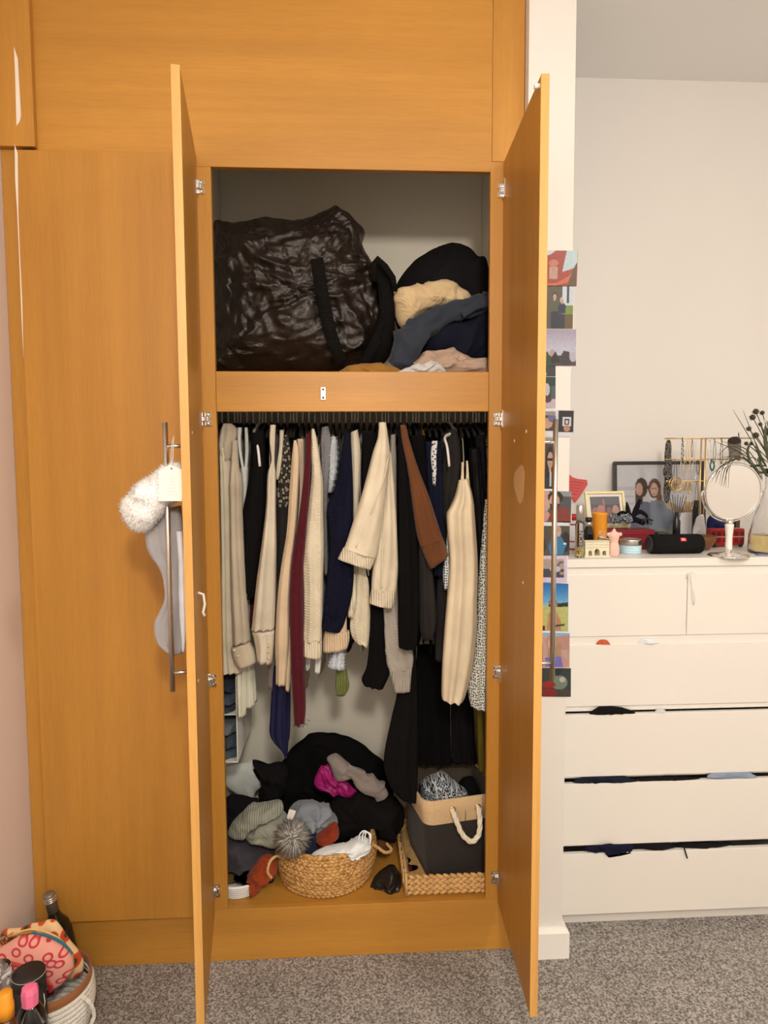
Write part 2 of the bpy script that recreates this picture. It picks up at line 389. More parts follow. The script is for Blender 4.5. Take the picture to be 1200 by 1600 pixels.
# ------------------------------------------------------------------ soft goods: generators
def cr(p0, p1, p2, p3, t):
    return tuple(.5*((2*b)+(-a+c)*t+(2*a-5*b+4*c-d)*t*t+(-a+3*b-3*c+d)*t*t*t) for a, b, c, d in zip(p0, p1, p2, p3))
def spline(pts, n, closed=False):
    m = len(pts); out = []
    segs = m if closed else m-1
    for i in range(n):
        u = i/(n if closed else n-1)*segs; k = min(int(u), segs-1); t = u-k
        g = (lambda j: pts[j % m]) if closed else (lambda j: pts[max(0, min(m-1, j))])
        out.append(cr(g(k-1), g(k), g(k+1), g(k+2), t))
    return out
def nz(p, s, o=0): return noise.noise(Vector((p.x*s+o*3.7, p.y*s+o*1.3, p.z*s-o*2.1)))
def sleeve_mb(rows, Y, dp=.028, fold=.22, k=2.5, seed=0, ns=30, hem=True, wr=.0015, mb=None, dl=0):
    """hanging tube of cloth: rows of (xl, yl, xr, yr) seen at depth Y"""
    span = max(r[1] for r in rows)-min(r[1] for r in rows)
    nr = max(8, min(44, int(span/7))); rr = spline(rows, nr); rg = []
    for i, (xl, yl, xr, yr) in enumerate(rr):
        a = at(xl, yl, Y); b = at(xr, yr, Y); c = (a+b)/2; h = (b-a)/2; hw = h.length
        d = min(dp, max(.006, hw*1.3)); v = i/(nr-1); ring = []
        for j in range(ns):
            t = 2*math.pi*j/ns; cx = math.cos(t); sy = math.sin(t)
            x = math.copysign(abs(cx)**.85, cx)
            p = c+h*x+Vector((0, -d*math.copysign(abs(sy)**.8, sy), 0))
            ph = 2*math.pi*k*(x*.5+.5)+seed*1.7+1.2*noise.noise(Vector((seed, v*2.2, 0)))
            w = (1-x*x)*min(1, v*3+.3)
            p.y -= fold*min(hw, .03)*math.sin(ph)*w*(1 if sy > 0 else -.6)
            p.y -= wr*2*nz(p, 45, seed)+wr*nz(p, 110, seed)
            ring.append(p)
        rg.append(ring)
    if hem:
        last = rg[-1]; c = sum(last, Vector())/ns
        rg.append([c+(p-c)*.9+Vector((0, 0, .001)) for p in last]); rg.append([c+(p-c)*.86+Vector((0, 0, .018)) for p in last])
    mb = mb or MB(); mb.rings(rg); return mb
def body_mb(xf, xr, z0, z1, yf=.10, yb_=.47, th=.0045, seed=0):
    """the flat side-on body of a garment hung front to back on the rail"""
    rg = []; nr = 16; ns = 28; ym = .29
    for i in range(nr+1):
        v = i/nr; z = z0+(z1-z0)*v; s = min(1, .22+(z0-z)/.07*.78) if z0-z < .07 else 1
        ring = []
        for j in range(ns):
            t = 2*math.pi*j/ns; c = math.cos(t); sn = math.sin(t)
            y = ym+(ym-yf if c < 0 else yb_-ym)*s*math.copysign(abs(c)**.7, c)
            u = (y-ym)/(ym-yf); xx = xr+(xf-xr)*max(0, -u)
            x = xx+th*sn+.0016*math.sin(9*u+seed*2.3+v*1.5)*v
            ring.append(Vector((max(-.493, min(.471, x)), y, z)))
        rg.append(ring)
    return MB().rings(rg)
def wrinkle(p, ws, seed, ridge):
    o = Vector((seed*1.31, -seed*.77, seed*.53)); h = p*ws*.4+o; w = Vector((noise.noise(h), noise.noise(h+Vector((9.3, 4.1, 7.7))), noise.noise(h+Vector((-5.2, 8.8, -3.3)))))*(.9/ws); q = p+w
    a = seed*2.4; d1 = Vector((math.cos(a), .35, math.sin(a))); d2 = Vector((math.cos(a+1.25), -.3, math.sin(a+1.25)))
    r1 = 1-abs(math.sin(ws*1.5*d1.dot(q)+2.2*noise.noise(q*ws*.35+o))); r2 = 1-abs(math.sin(ws*2.3*d2.dot(q)+2.6*noise.noise(q*ws*.5-o)))
    m1 = .5+noise.noise(q*ws*.3-o); m2 = .5+noise.noise(q*ws*.4+o*2)
    return 2.1*((1-ridge)*1.1*noise.noise(q*ws*.55+o)+ridge*(1.2*m1*(r1-.45)+.8*m2*(r2-.45))+.12*noise.noise(q*ws*3+o))
def lump_mb(outline, Y, thick, wr=.012, ws=16, seed=0, nb=104, nr=22, back=.7, px_=True, sx=1.0, sz=1.0, ridge=.6, mb=None, p=1.0):
    """a crumpled heap of cloth with the given outline, bulging to the front and the back"""
    ws = ws*(1.5 if ws >= 16 else 1)
    P = [at(x, y, Y) for x, y in outline] if px_ else [Vector((x, Y, z)) for x, z in outline]
    B = [Vector(q) for q in spline([tuple(v) for v in P], nb, True)]
    A = 0; cx = cz = 0
    for i in range(nb):
        a, b = B[i], B[(i+1) % nb]; w = a.x*b.z-b.x*a.z; A += w; cx += (a.x+b.x)*w; cz += (a.z+b.z)*w
    C = Vector((cx/(3*A), Y, cz/(3*A))); rg = []
    for i in range(-nr, nr+1):
        if abs(i) == nr: continue
        f = math.pi/2*i/nr; s = math.cos(f)**.9; d = math.sin(f); ring = []
        for b in B:
            q = C+(b-C)*s; q.y = Y+thick*d*(1 if d < 0 else back)
            e = (b-C); e.y = 0; e = e.normalized()*math.cos(f)+Vector((0, d, 0))
            dd = wr*wrinkle(Vector((q.x*sx, q.y, q.z*sz)), ws, seed, ridge)
            ring.append(q+e*dd*(.25+.75*abs(d)))
        rg.append(ring)
    mb = mb or MB(); mb.rings(rg); return mb
def limb_mb(path, Y, flat=.8, wr=.006, ws=22, seed=0, n=32, m=None, mb=None):
    """a rolled or draped length of cloth: path of (x, y, half width in px[, Y])"""
    q = spline([(*at(a[0], a[1], a[3] if len(a) > 3 else Y), a[2]/FPX*((a[3] if len(a) > 3 else Y)-CY)) for a in path], m or max(16, 9*len(path)))
    t = MB().tube([Vector(a[:3]) for a in q], [max(.002, a[3]) for a in q], n, flat)
    cen = [Vector(a[:3]) for a in q]
    for i, v in enumerate(t.v):
        c = cen[min(len(cen)-1, i//n)]; e = (v-c)
        if e.length > 1e-6: v += e.normalized()*wr*wrinkle(v, ws*1.5, seed, .65)
    mb = mb or MB(); mb.add(t.v, t.f); return mb
def fur_mb(c, r, n, l, w, seed=0, hemi=None, sc3=(1, 1, 1)):
    rnd = random.Random(seed); mb = MB()
    for _ in range(n):
        d = Vector((rnd.gauss(0, 1), rnd.gauss(0, 1), rnd.gauss(0, 1))).normalized()
        if hemi and d.dot(hemi) < -.25: continue
        p = c+Vector((d.x*r*sc3[0], d.y*r*sc3[1], d.z*r*sc3[2]))*.9
        e = d+Vector((rnd.gauss(0, .25), rnd.gauss(0, .25), rnd.gauss(0, .25)-.1))
        mb.spike(p, e, l*rnd.uniform(.6, 1.2), w)
    return mb
def fur_on(ob, n, l, w, mat, parent, seed=0, front=True, droop=.2):
    rnd = random.Random(seed); me = ob.data; mb = MB(); off = WL[ob.name]; ps = list(me.polygons)
    ar = [q.area for q in ps]; tot = sum(ar)
    for q, a in zip(ps, ar):
        k = a/tot*n; k = int(k)+(rnd.random() < k-int(k))
        vs = [me.vertices[i].co for i in q.vertices]
        for _ in range(k):
            ws_ = [rnd.random() for _ in vs]; s = sum(ws_); p = sum((v*w_ for v, w_ in zip(vs, ws_)), Vector())/s+off
            e = q.normal+Vector((rnd.gauss(0, .35), rnd.gauss(0, .35), rnd.gauss(0, .35)-droop))
            mb.spike(p-q.normal*.002, e, l*rnd.uniform(.5, 1.2), w)
    return obj('fur', mb, mat, parent, kind='stuff')

# ------------------------------------------------------------------ hangers and hanging clothes
BLACK = (.0052, .0050, .0056); NAVY = lin((22, 26, 44)); CHAR = lin((44, 42, 42))
CREAM = alb((220, 197, 158), .95); IVORY = alb((206, 184, 150), .95); BEIGE = alb((210, 176, 134), .95); STONE = alb((184, 162, 130), .95)
WHITEC = alb((210, 200, 178), .95); BURG = lin((78, 14, 28)); BROWN = lin((104, 64, 36)); LGREY = alb((168, 152, 130), 1.0); TAUPE = alb((112, 98, 84), 1.2)
OLIVE = lin((92, 82, 24)); GREEN = lin((104, 112, 62))
HG = 'hangers on the wardrobe rail'
def hanger_mb(x, mat_w=.0045):
    hk = MB().tube([(x, .2755, 1.742), (x, .279, 1.755), (x, .29, 1.7605), (x, .301, 1.755), (x, .3065, 1.742), (x, .303, 1.725), (x, .29, 1.705), (x, .29, 1.668)], .0023, 8)
    ar = MB().tube([(x, .14, 1.622), (x, .17, 1.637), (x, .24, 1.660), (x, .29, 1.668), (x, .34, 1.660), (x, .43, 1.632), (x, .475, 1.612)], mat_w, 8, 1.6)
    return hk, ar
_proto = {}
def hanger(x, kind='black'):
    lab = {'black': 'slim black velvet hanger with a silver wire hook on the packed wardrobe rail',
           'wood': 'brown wooden hanger with a silver hook among dark clothes on the rail'}[kind]
    if kind in _proto:
        o = _proto[kind]; c = copy_tree(o, (x-WL[o.name].x, 0, 0)); return c
    t = thing('clothes_hanger', lab, 'hanger', (x, .29, 1.6), HG); _proto[kind] = t
    hk, ar = hanger_mb(x)
    obj('hook', hk, M_HOOK, t)
    obj('shoulder_bar', ar, {'black': M_VELV, 'wood': plain('hanger_wood', lin((120, 78, 40)), .5)}[kind], t)
    return t
GAR = []
def G(name, label, cat, mat, parts, hem=None, z0=1.645, extra=None, grp=None, body=True, bodymat=None, hk='black'):
    GAR.append(dict(name=name, label=label, cat=cat, mat=mat, parts=parts, hem=hem, z0=z0, extra=extra, body=body, bodymat=bodymat, hk=hk))
# each part: (part name, Y, rows, options)
G('cream_jacket', 'long cream jacket hanging against the wardrobe side, above the folded jeans', 'jacket', fab(CREAM), [
  ('front_panel', .10, [(343, 700, 358, 700), (344, 760, 364, 760), (346, 880, 368, 880), (347, 1000, 373, 1000), (348, 1053, 379, 1050)], dict(k=3)),
  ('collar', .098, [(349, 662, 362, 662), (343, 680, 371, 672), (342, 702, 366, 700), (350, 722, 361, 718)], dict(hem=False, mat=fab(STONE)))], 1015)
G('strappy_top', 'off-white strappy top with loose thin straps hanging near the cream jacket', 'top', fab(WHITEC), [
  ('strap', .115, [(371, 668, 378, 668), (372, 700, 377, 700), (379, 740, 384, 742)], dict(hem=False)),
  ('strap', .112, [(382, 668, 387, 668), (383, 700, 389, 700), (382, 740, 386, 742)], dict(hem=False)),
  ('front', .112, [(376, 730, 388, 730), (379, 780, 387, 780), (381, 860, 385, 860)], dict())], 980)
G('stone_shirt', 'stone beige shirt with a buttoned cuff hanging beside the cream jacket', 'shirt', fab(STONE), [
  ('sleeve', .07, [(363, 688, 371, 688), (360, 730, 374, 730), (358, 760, 379, 752), (359, 800, 379, 800), (360, 900, 384, 900), (362, 960, 388, 955), (364, 1007, 392, 1000)], dict(k=2)),
  ('cuff', .065, [(361, 1012, 390, 1002), (364, 1028, 398, 1016), (373, 1044, 401, 1033)], dict(fold=.05))], 1000,
  extra=[('button', .035, 372, 1025), ('button', .035, 366, 1016)])
G('white_vest', 'white vest top hem showing under the black sleeveless top', 'top', fab(WHITEC), [('hem', .15, [(383, 900, 392, 900), (384, 940, 391, 940), (385, 972, 390, 972)], {})], 960)
G('black_tunic', 'wide black sleeveless top with a white hanger arm showing in its armhole', 'top', fab(BLACK), [
  ('front', .09, [(393, 676, 414, 676), (390, 740, 416, 740), (381, 790, 417, 785), (374, 830, 412, 828), (374, 860, 407, 880), (378, 905, 404, 910), (381, 938, 402, 930)], dict(k=2))], 930, hk=(405, 'white plastic hanger whose arm shows in the black sleeveless top'))
G('burgundy_vest', 'dark burgundy top peeking out below the black sleeveless top', 'top', fab(BURG), [('hem', .16, [(394, 915, 404, 915), (390, 950, 399, 950), (389, 982, 394, 982)], {})], 975)
G('navy_camisole', 'dark navy camisole with glossy straps behind the black sleeveless top', 'top', fab(NAVY, 'satin'), [('front', .112, [(404, 690, 412, 690), (404, 730, 416, 730), (406, 790, 416, 790), (404, 860, 412, 860)], {})], 930)
G('ivory_blouse', 'ivory satin blouse with a long sleeve and three-button cuff', 'blouse', fab(IVORY, 'satin'), [
  ('sleeve', .06, [(422, 664, 431, 664), (421, 690, 430, 690), (424, 718, 429, 722), (418, 742, 431, 742), (416, 790, 431, 790), (409, 850, 432, 850), (402, 900, 431, 900), (396, 955, 430, 952), (393, 985, 429, 982)], dict(k=3, fold=.3)),
  ('cuff', .058, [(394, 987, 429, 984), (399, 1008, 428, 1008), (402, 1033, 425, 1036)], dict(k=2))], 1000,
  extra=[('button', .028, 420, 1009), ('button', .028, 420, 1018), ('button', .028, 420, 1028)])
G('tie_neck_blouse', 'ivory blouse with a loose neck tie, between satin blouse and floral dress', 'blouse', fab(IVORY, 'satin'), [
  ('neck_tie', .10, [(437, 672, 444, 672), (436, 700, 442, 700), (432, 728, 439, 732), (431, 748, 435, 750)], dict(hem=False))], 900)
G('floral_dress', 'black and cream floral print dress with a charcoal lower part', 'dress', fab((.4, .36, .28), 'floral'), [
  ('bodice', .115, [(443, 680, 449, 680), (439, 720, 456, 720), (433, 770, 456, 765), (432, 792, 452, 792)], dict(hem=False)),
  ('skirt', .115, [(432, 788, 452, 788), (433, 850, 450, 850), (434, 900, 447, 900), (436, 960, 442, 960)], dict(mat=fab(CHAR)))], 960, bodymat=fab(CHAR))
G('taupe_dress', 'taupe grey garment whose straight hem shows above the navy satin one', 'dress', fab(TAUPE), [('hem', .12, [(421, 1000, 432, 1000), (419, 1040, 431, 1040), (418, 1073, 430, 1077)], {})], 1070)
G('navy_satin_dress', 'navy satin garment with a pointed handkerchief hem nearly reaching the black heap', 'dress', fab(lin((22, 26, 62)), 'satin'), [
  ('skirt', .115, [(428, 1040, 452, 1040), (424, 1080, 454, 1080), (422, 1120, 454, 1120), (421, 1145, 453, 1148), (428, 1160, 451, 1160), (440, 1172, 450, 1172), (445, 1184, 449, 1184)], dict(k=3))], 1060)
G('beige_cardigan', 'long plain beige cardigan hanging just left of the burgundy scarf', 'cardigan', fab(BEIGE), [
  ('sleeve', .065, [(459, 688, 463, 688), (456, 716, 468, 712), (452, 770, 466, 770), (448, 830, 462, 830), (440, 880, 456, 880), (434, 930, 453, 930), (430, 1000, 452, 1000), (431, 1040, 449, 1040), (431, 1068, 446, 1070)], dict(k=2)),
  ('front_edge', .075, [(447, 980, 456, 980), (446, 1040, 455, 1040), (446, 1078, 452, 1081)], {})], 1070)
G('blush_top', 'pale blush top with a narrow shoulder beside the burgundy scarf', 'top', fab(alb((196, 164, 130), 1.1)), [('shoulder', .10, [(464, 686, 475, 686), (466, 720, 475, 720), (468, 765, 474, 765), (464, 830, 470, 830)], {})], 1010)
G('burgundy_scarf', 'long burgundy scarf with a frayed end hanging lowest among the cream knits', 'scarf', fab(BURG), [
  ('drape', .045, [(479, 686, 487, 686), (475, 740, 485, 740), (468, 800, 481, 800), (460, 850, 477, 850), (455, 890, 474, 890), (453, 960, 474, 960), (455, 1040, 476, 1040), (458, 1100, 478, 1100), (460, 1133, 476, 1128)], dict(dp=.014, fold=.3, hem=False))], None, body=False)
G('ribbed_cream_cardigan', 'chunky cream ribbed-knit cardigan hanging between burgundy scarf and navy knit', 'cardigan', fab(CREAM, 'knit'), [
  ('sleeve', .06, [(487, 670, 491, 670), (486, 692, 496, 690), (487, 735, 502, 732), (486, 752, 505, 756), (481, 800, 505, 800), (475, 838, 506, 838), (472, 868, 506, 868), (474, 900, 505, 900), (475, 960, 504, 960), (472, 1002, 503, 1002)], dict(k=2)),
  ('cuff', .058, [(472, 1000, 503, 1000), (471, 1012, 503, 1014), (471, 1023, 502, 1028)], dict(fold=.04, mat=fab(CREAM, 'rib')))], 1040)
G('white_shirt', 'white shirt whose narrow tails hang below the ribbed cream cardigan', 'shirt', fab(WHITEC), [
  ('tail', .11, [(492, 1000, 503, 1000), (492, 1030, 502, 1030), (491, 1050, 500, 1053)], {}), ('tail', .13, [(478, 1000, 488, 1000), (477, 1035, 486, 1035), (478, 1048, 482, 1048)], {})], 1010)
G('taupe_marl_top', 'grey taupe marl top with a rounded shoulder next to the white fur trim', 'top', fab(alb((120, 112, 102), 1.2), 'knit'), [
  ('shoulder', .112, [(503, 668, 513, 666), (501, 690, 518, 690), (502, 720, 516, 720), (503, 770, 512, 770), (505, 830, 511, 830), (507, 900, 512, 900)], dict(k=2))], 1000)
G('fur_trim_coat', 'garment with white fur trim at collar and hem, hanging behind the navy knit', 'coat', fab(alb((110, 106, 104), 1.1), 'knit'), [
  ('collar', .115, [(518, 682, 524, 682), (514, 705, 527, 700), (514, 740, 526, 735), (513, 770, 518, 770)], dict(fur=1, mat=fab(alb((190, 184, 172), 1.1), 'fur'))),
  ('hem_panel', .105, [(510, 995, 536, 995), (508, 1010, 536, 1010), (512, 1025, 535, 1025)], {}),
  ('fur_hem', .10, [(524, 1008, 534, 1008), (517, 1028, 538, 1028), (514, 1042, 537, 1046)], dict(fur=1, mat=fab(alb((190, 184, 176), 1.1), 'fur')))], 1010)
G('green_top', 'short olive green ribbed top hanging lowest behind the navy knit', 'top', fab(GREEN, 'rib'), [('hem', .13, [(527, 1010, 541, 1010), (525, 1050, 542, 1045), (524, 1068, 546, 1072), (525, 1086, 539, 1086)], dict(k=3))], 1010)
G('navy_knit', 'dark navy knitted sweater sleeve hanging left of the big cream sweater', 'sweater', fab(lin((20, 22, 40)), 'knit'), [
  ('sleeve', .06, [(538, 678, 547, 676), (534, 700, 549, 700), (529, 740, 551, 740), (519, 775, 552, 775), (511, 792, 552, 800), (514, 830, 552, 830), (515, 860, 551, 855), (512, 890, 553, 890), (508, 930, 550, 930), (505, 962, 540, 968)], dict(k=2)),
  ('cuff', .058, [(505, 960, 541, 965), (503, 972, 537, 977), (503, 982, 531, 987)], dict(fold=.05, mat=fab(lin((20, 22, 40)), 'rib')))], 1000)
G('oatmeal_cardigan', 'oatmeal cardigan with a wide ribbed cuff showing below the navy knit', 'cardigan', fab(BEIGE), [
  ('sleeve', .085, [(540, 760, 550, 760), (530, 860, 546, 860), (515, 940, 542, 940), (508, 988, 542, 988)], dict()),
  ('cuff', .075, [(507, 984, 546, 986), (505, 1000, 546, 999), (505, 1018, 543, 1012)], dict(fold=.05, mat=fab(BEIGE, 'rib')))], 980)
G('cream_blouse', 'smooth cream blouse with gathered shoulder next to the navy knit', 'blouse', fab(IVORY), [
  ('shoulder', .085, [(548, 676, 559, 671), (548, 700, 563, 700), (549, 740, 563, 740), (550, 780, 561, 780), (551, 840, 560, 840)], dict(k=3))], 900)
G('cream_jumper', 'cream jumper with a rounded hem showing behind the big cream sweater cuffs', 'jumper', fab(CREAM, 'knit'), [
  ('side', .10, [(553, 850, 572, 850), (552, 865, 577, 860), (551, 900, 578, 900), (548, 950, 579, 950), (547, 985, 578, 985), (555, 1003, 575, 1012)], dict(k=2)),
  ('cuff', .08, [(550, 895, 557, 898), (545, 935, 557, 940), (543, 963, 551, 967)], dict(mat=fab(CREAM, 'rib')))], 1000)
G('black_ruffle_blouse', 'black blouse with a flared ruffle cuff next to the light grey knit', 'blouse', fab(BLACK), [
  ('sleeve', .10, [(566, 676, 590, 676), (565, 760, 588, 760), (566, 860, 595, 860), (577, 945, 600, 945), (577, 1000, 602, 1000), (573, 1040, 604, 1036), (565, 1060, 609, 1052), (569, 1071, 598, 1077)], dict(k=3, fold=.3))], 1020)
G('cream_sweater', 'large cream sweater with two wide ribbed-cuff sleeves hanging in front', 'sweater', fab(CREAM), [
  ('sleeve', .03, [(592, 660, 603, 660), (590, 684, 607, 686), (583, 705, 609, 712), (574, 740, 606, 748), (563, 780, 601, 790), (550, 820, 595, 835), (541, 848, 589, 864), (537, 856, 587, 872)], dict(k=1.5, dp=.035)),
  ('cuff', .027, [(537, 855, 587, 871), (532, 864, 584, 879), (528, 873, 579, 890)], dict(k=1.5, fold=.12, mat=fab(CREAM, 'rib'))),
  ('sleeve', .055, [(601, 690, 612, 712), (599, 740, 615, 745), (595, 800, 619, 800), (589, 850, 621, 850), (582, 890, 622, 890), (580, 922, 619, 924)], dict(k=2)),
  ('cuff', .052, [(580, 920, 619, 922), (578, 933, 617, 936), (577, 942, 613, 950)], dict(k=2, fold=.1, mat=fab(CREAM, 'rib')))], 980)
G('pale_taupe_knit', 'pale taupe knit with narrow shoulder right behind the big cream sweater', 'sweater', fab(LGREY), [('shoulder', .11, [(610, 680, 618, 678), (609, 720, 619, 720), (611, 780, 620, 780), (615, 860, 621, 860)], {})], 960)
G('light_grey_knit', 'light grey fine-knit sweater with a long sleeve below the cream cuffs', 'sweater', fab(LGREY, 'knit'), [
  ('sleeve', .10, [(602, 860, 622, 860), (597, 930, 624, 930), (597, 955, 626, 955), (600, 1000, 640, 1000), (603, 1030, 646, 1025), (608, 1050, 644, 1046)], dict(k=2)),
  ('cuff', .097, [(608, 1048, 644, 1044), (613, 1066, 642, 1064), (617, 1082, 641, 1080)], dict(fold=.06, mat=fab(LGREY, 'rib')))], 1000)
G('black_cardigan', 'black cardigan with a straight sleeve between cream sweater and brown knit', 'cardigan', fab(BLACK), [
  ('sleeve', .06, [(622, 668, 636, 668), (621, 740, 642, 740), (622, 800, 650, 800), (622, 860, 653, 860), (622, 920, 655, 920), (622, 980, 654, 985), (623, 1011, 650, 1013)], dict(k=2))], 1010)
G('black_trousers', 'wide black trousers hanging straight down behind the light grey knit', 'trousers', fab((.007, .0066, .007)), [
  ('leg', .135, [(624, 1000, 650, 1000), (621, 1075, 652, 1075), (612, 1120, 653, 1120), (601, 1172, 653, 1172), (601, 1205, 653, 1205), (612, 1232, 652, 1232), (626, 1248, 650, 1254)], dict(k=2.5)),], None, body=False)
G('brown_knit', 'brown ribbed knit sleeve flaring diagonally to a wide cuff', 'sweater', fab(BROWN), [
  ('sleeve', .045, [(625, 664, 634, 664), (628, 690, 640, 688), (636, 730, 652, 728), (643, 780, 670, 775), (650, 830, 684, 818), (657, 855, 692, 842)], dict(k=1.5)),
  ('cuff', .043, [(657, 853, 692, 840), (664, 872, 697, 854), (672, 889, 700, 867)], dict(k=1.5, fold=.1, mat=fab(BROWN, 'rib')))], 900)
G('charcoal_jumper', 'charcoal jumper with a rounded sleeve end below the brown knit cuff', 'jumper', fab(CHAR), [
  ('sleeve', .075, [(654, 840, 668, 840), (652, 900, 677, 900), (654, 950, 682, 950), (655, 980, 682, 972), (659, 998, 676, 998)], dict(k=2))], 990)
G('black_shirt', 'black shirt hanging right behind the brown knit', 'shirt', fab(BLACK), [('front', .12, [(640, 680, 664, 680), (650, 740, 672, 740), (662, 820, 690, 820), (676, 900, 694, 900)], dict(k=3))], 1000, hk='wood')
G('navy_lace_dress', 'navy dress edged with white patterned lace hanging among black clothes', 'dress', fab(NAVY), [
  ('front', .096, [(664, 690, 690, 690), (668, 760, 692, 760), (674, 830, 694, 830), (678, 900, 694, 900)], dict(k=2)),
  ('lace_trim', .076, [(675, 689, 684, 689), (673, 712, 682, 712), (675, 735, 682, 738), (676, 757, 680, 759)], dict(mat=fab(alb((205, 196, 180), 1.1), 'lace'), hem=False))], 1000)
G('charcoal_dress', 'long charcoal dress hanging behind the ivory satin camisole dress', 'dress', fab(CHAR), [
  ('front', .124, [(699, 672, 712, 670), (693, 700, 719, 694), (691, 740, 720, 735), (689, 790, 712, 790), (686, 850, 704, 850), (682, 930, 700, 930), (680, 990, 694, 990), (680, 1031, 692, 1034)], dict(k=2))], 1000, hk=(701, 'white plastic hanger whose arm shows beside the charcoal dress'))
G('polka_dot_blouse', 'white blouse with black polka dots peeking out beside the ivory satin', 'blouse', fab(alb((205, 198, 182), 1.1), 'dots'), [('sleeve', .08, [(700, 820, 706, 820), (695, 868, 706, 868), (692, 895, 707, 895), (694, 921, 702, 919)], {})], 920)
G('ivory_satin_dress', 'ivory satin camisole dress with thin straps and a long draped fold', 'dress', fab(alb((222, 196, 154), .98), 'satin'), [
  ('strap', .06, [(721, 722, 724, 722), (720, 745, 725, 745), (716, 765, 724, 765)], dict(hem=False, dp=.006)),
  ('strap', .06, [(728, 720, 731, 720), (728, 745, 733, 745), (726, 765, 735, 765)], dict(hem=False, dp=.006)),
  ('bodice', .05, [(717, 750, 731, 748), (711, 775, 737, 770), (703, 793, 740, 786), (698, 804, 741, 798), (699, 830, 743, 826), (702, 880, 746, 880), (698, 940, 745, 940), (694, 990, 744, 990), (691, 1040, 738, 1040), (690, 1080, 728, 1082), (691, 1092, 722, 1096)], dict(k=2.5, fold=.45, dp=.035))], 1000)
G('black_maxi_dress', 'long black maxi dress falling to the linen-topped bin', 'dress', fab(BLACK), [('skirt', .30, [(652, 1008, 700, 1008), (649, 1080, 703, 1080), (648, 1150, 704, 1150), (648, 1194, 706, 1194)], dict(k=5, fold=.3))], None)
G('black_pleated_skirt', 'black pleated skirt hanging behind the ivory satin dress', 'skirt', fab(lin((20, 19, 21))), [('skirt', .30, [(702, 1008, 736, 1008), (704, 1080, 739, 1080), (705, 1150, 742, 1150), (706, 1192, 746, 1192)], dict(k=6, fold=.35))], None)
G('black_slip_dress', 'black slip dress with thin satin straps next to the tweed dress', 'dress', fab(BLACK, 'satin'), [('front', .10, [(733, 700, 750, 700), (738, 800, 757, 800), (742, 900, 756, 900), (738, 1000, 750, 1000), (732, 1090, 745, 1092)], dict(k=3))], 1000)
G('black_coat', 'black coat in the far corner of the rail beside the tweed dress', 'coat', fab(lin((20, 20, 26))), [('front', .112, [(742, 680, 756, 680), (748, 760, 762, 760), (752, 830, 764, 830)], dict(k=2))], 1000)
G('olive_dress', 'long olive dress showing at the wardrobe side below the tweed dress', 'dress', fab(OLIVE, 'satin'), [
  ('strap', .15, [(752, 676, 758, 676), (753, 720, 758, 720), (754, 770, 758, 770)], {}),
  ('skirt', .15, [(744, 1080, 758, 1080), (745, 1140, 759, 1140), (748, 1205, 762, 1210)], dict(k=2))], 1060)
G('tweed_dress', 'white and black tweed dress hanging at the very end of the rail', 'dress', fab(alb((200, 190, 166), 1.15), 'tweed'), [
  ('front', .07, [(758, 780, 765, 780), (754, 830, 765, 830), (748, 900, 764, 900), (743, 1000, 762, 1000), (736, 1045, 761, 1045), (731, 1075, 760, 1078), (735, 1102, 759, 1108)], dict(k=2))], 1050)
G('cream_trousers', 'cream trousers with stacked hems hanging below the stone shirt cuff', 'trousers', fab(alb((196, 184, 152), 1.1)), [
  ('leg', .115, [(368, 1030, 386, 1030), (370, 1085, 386, 1085), (372, 1121, 384, 1117)], dict(k=2)),
  ('leg', .13, [(380, 1030, 394, 1030), (380, 1080, 396, 1078), (379, 1109, 398, 1101)], dict(k=2)),
  ('leg', .15, [(386, 1030, 397, 1030), (390, 1070, 400, 1068), (394, 1098, 402, 1095)], dict(k=2))], None)
N = len(GAR); SOFT = []; FURRY = []
def order_x(g):
    r = g['parts'][0][2][0]; return (r[0]+r[2])/2
idx = sorted(range(N), key=lambda i: order_x(GAR[i]) + (0))
M_BTN = plain('shell_button', lin((205, 190, 160)), .3)
fronts = []
for i in idx:
    r0 = GAR[i]['parts'][0][2][0]; fronts.append(at((r0[0]+r0[2])/2, r0[1], .135).x)
for _ in range(60):
    for q in range(1, N):
        if fronts[q]-fronts[q-1] < .0125:
            m_ = (fronts[q]+fronts[q-1])/2; fronts[q-1] = m_-.0063; fronts[q] = m_+.0063
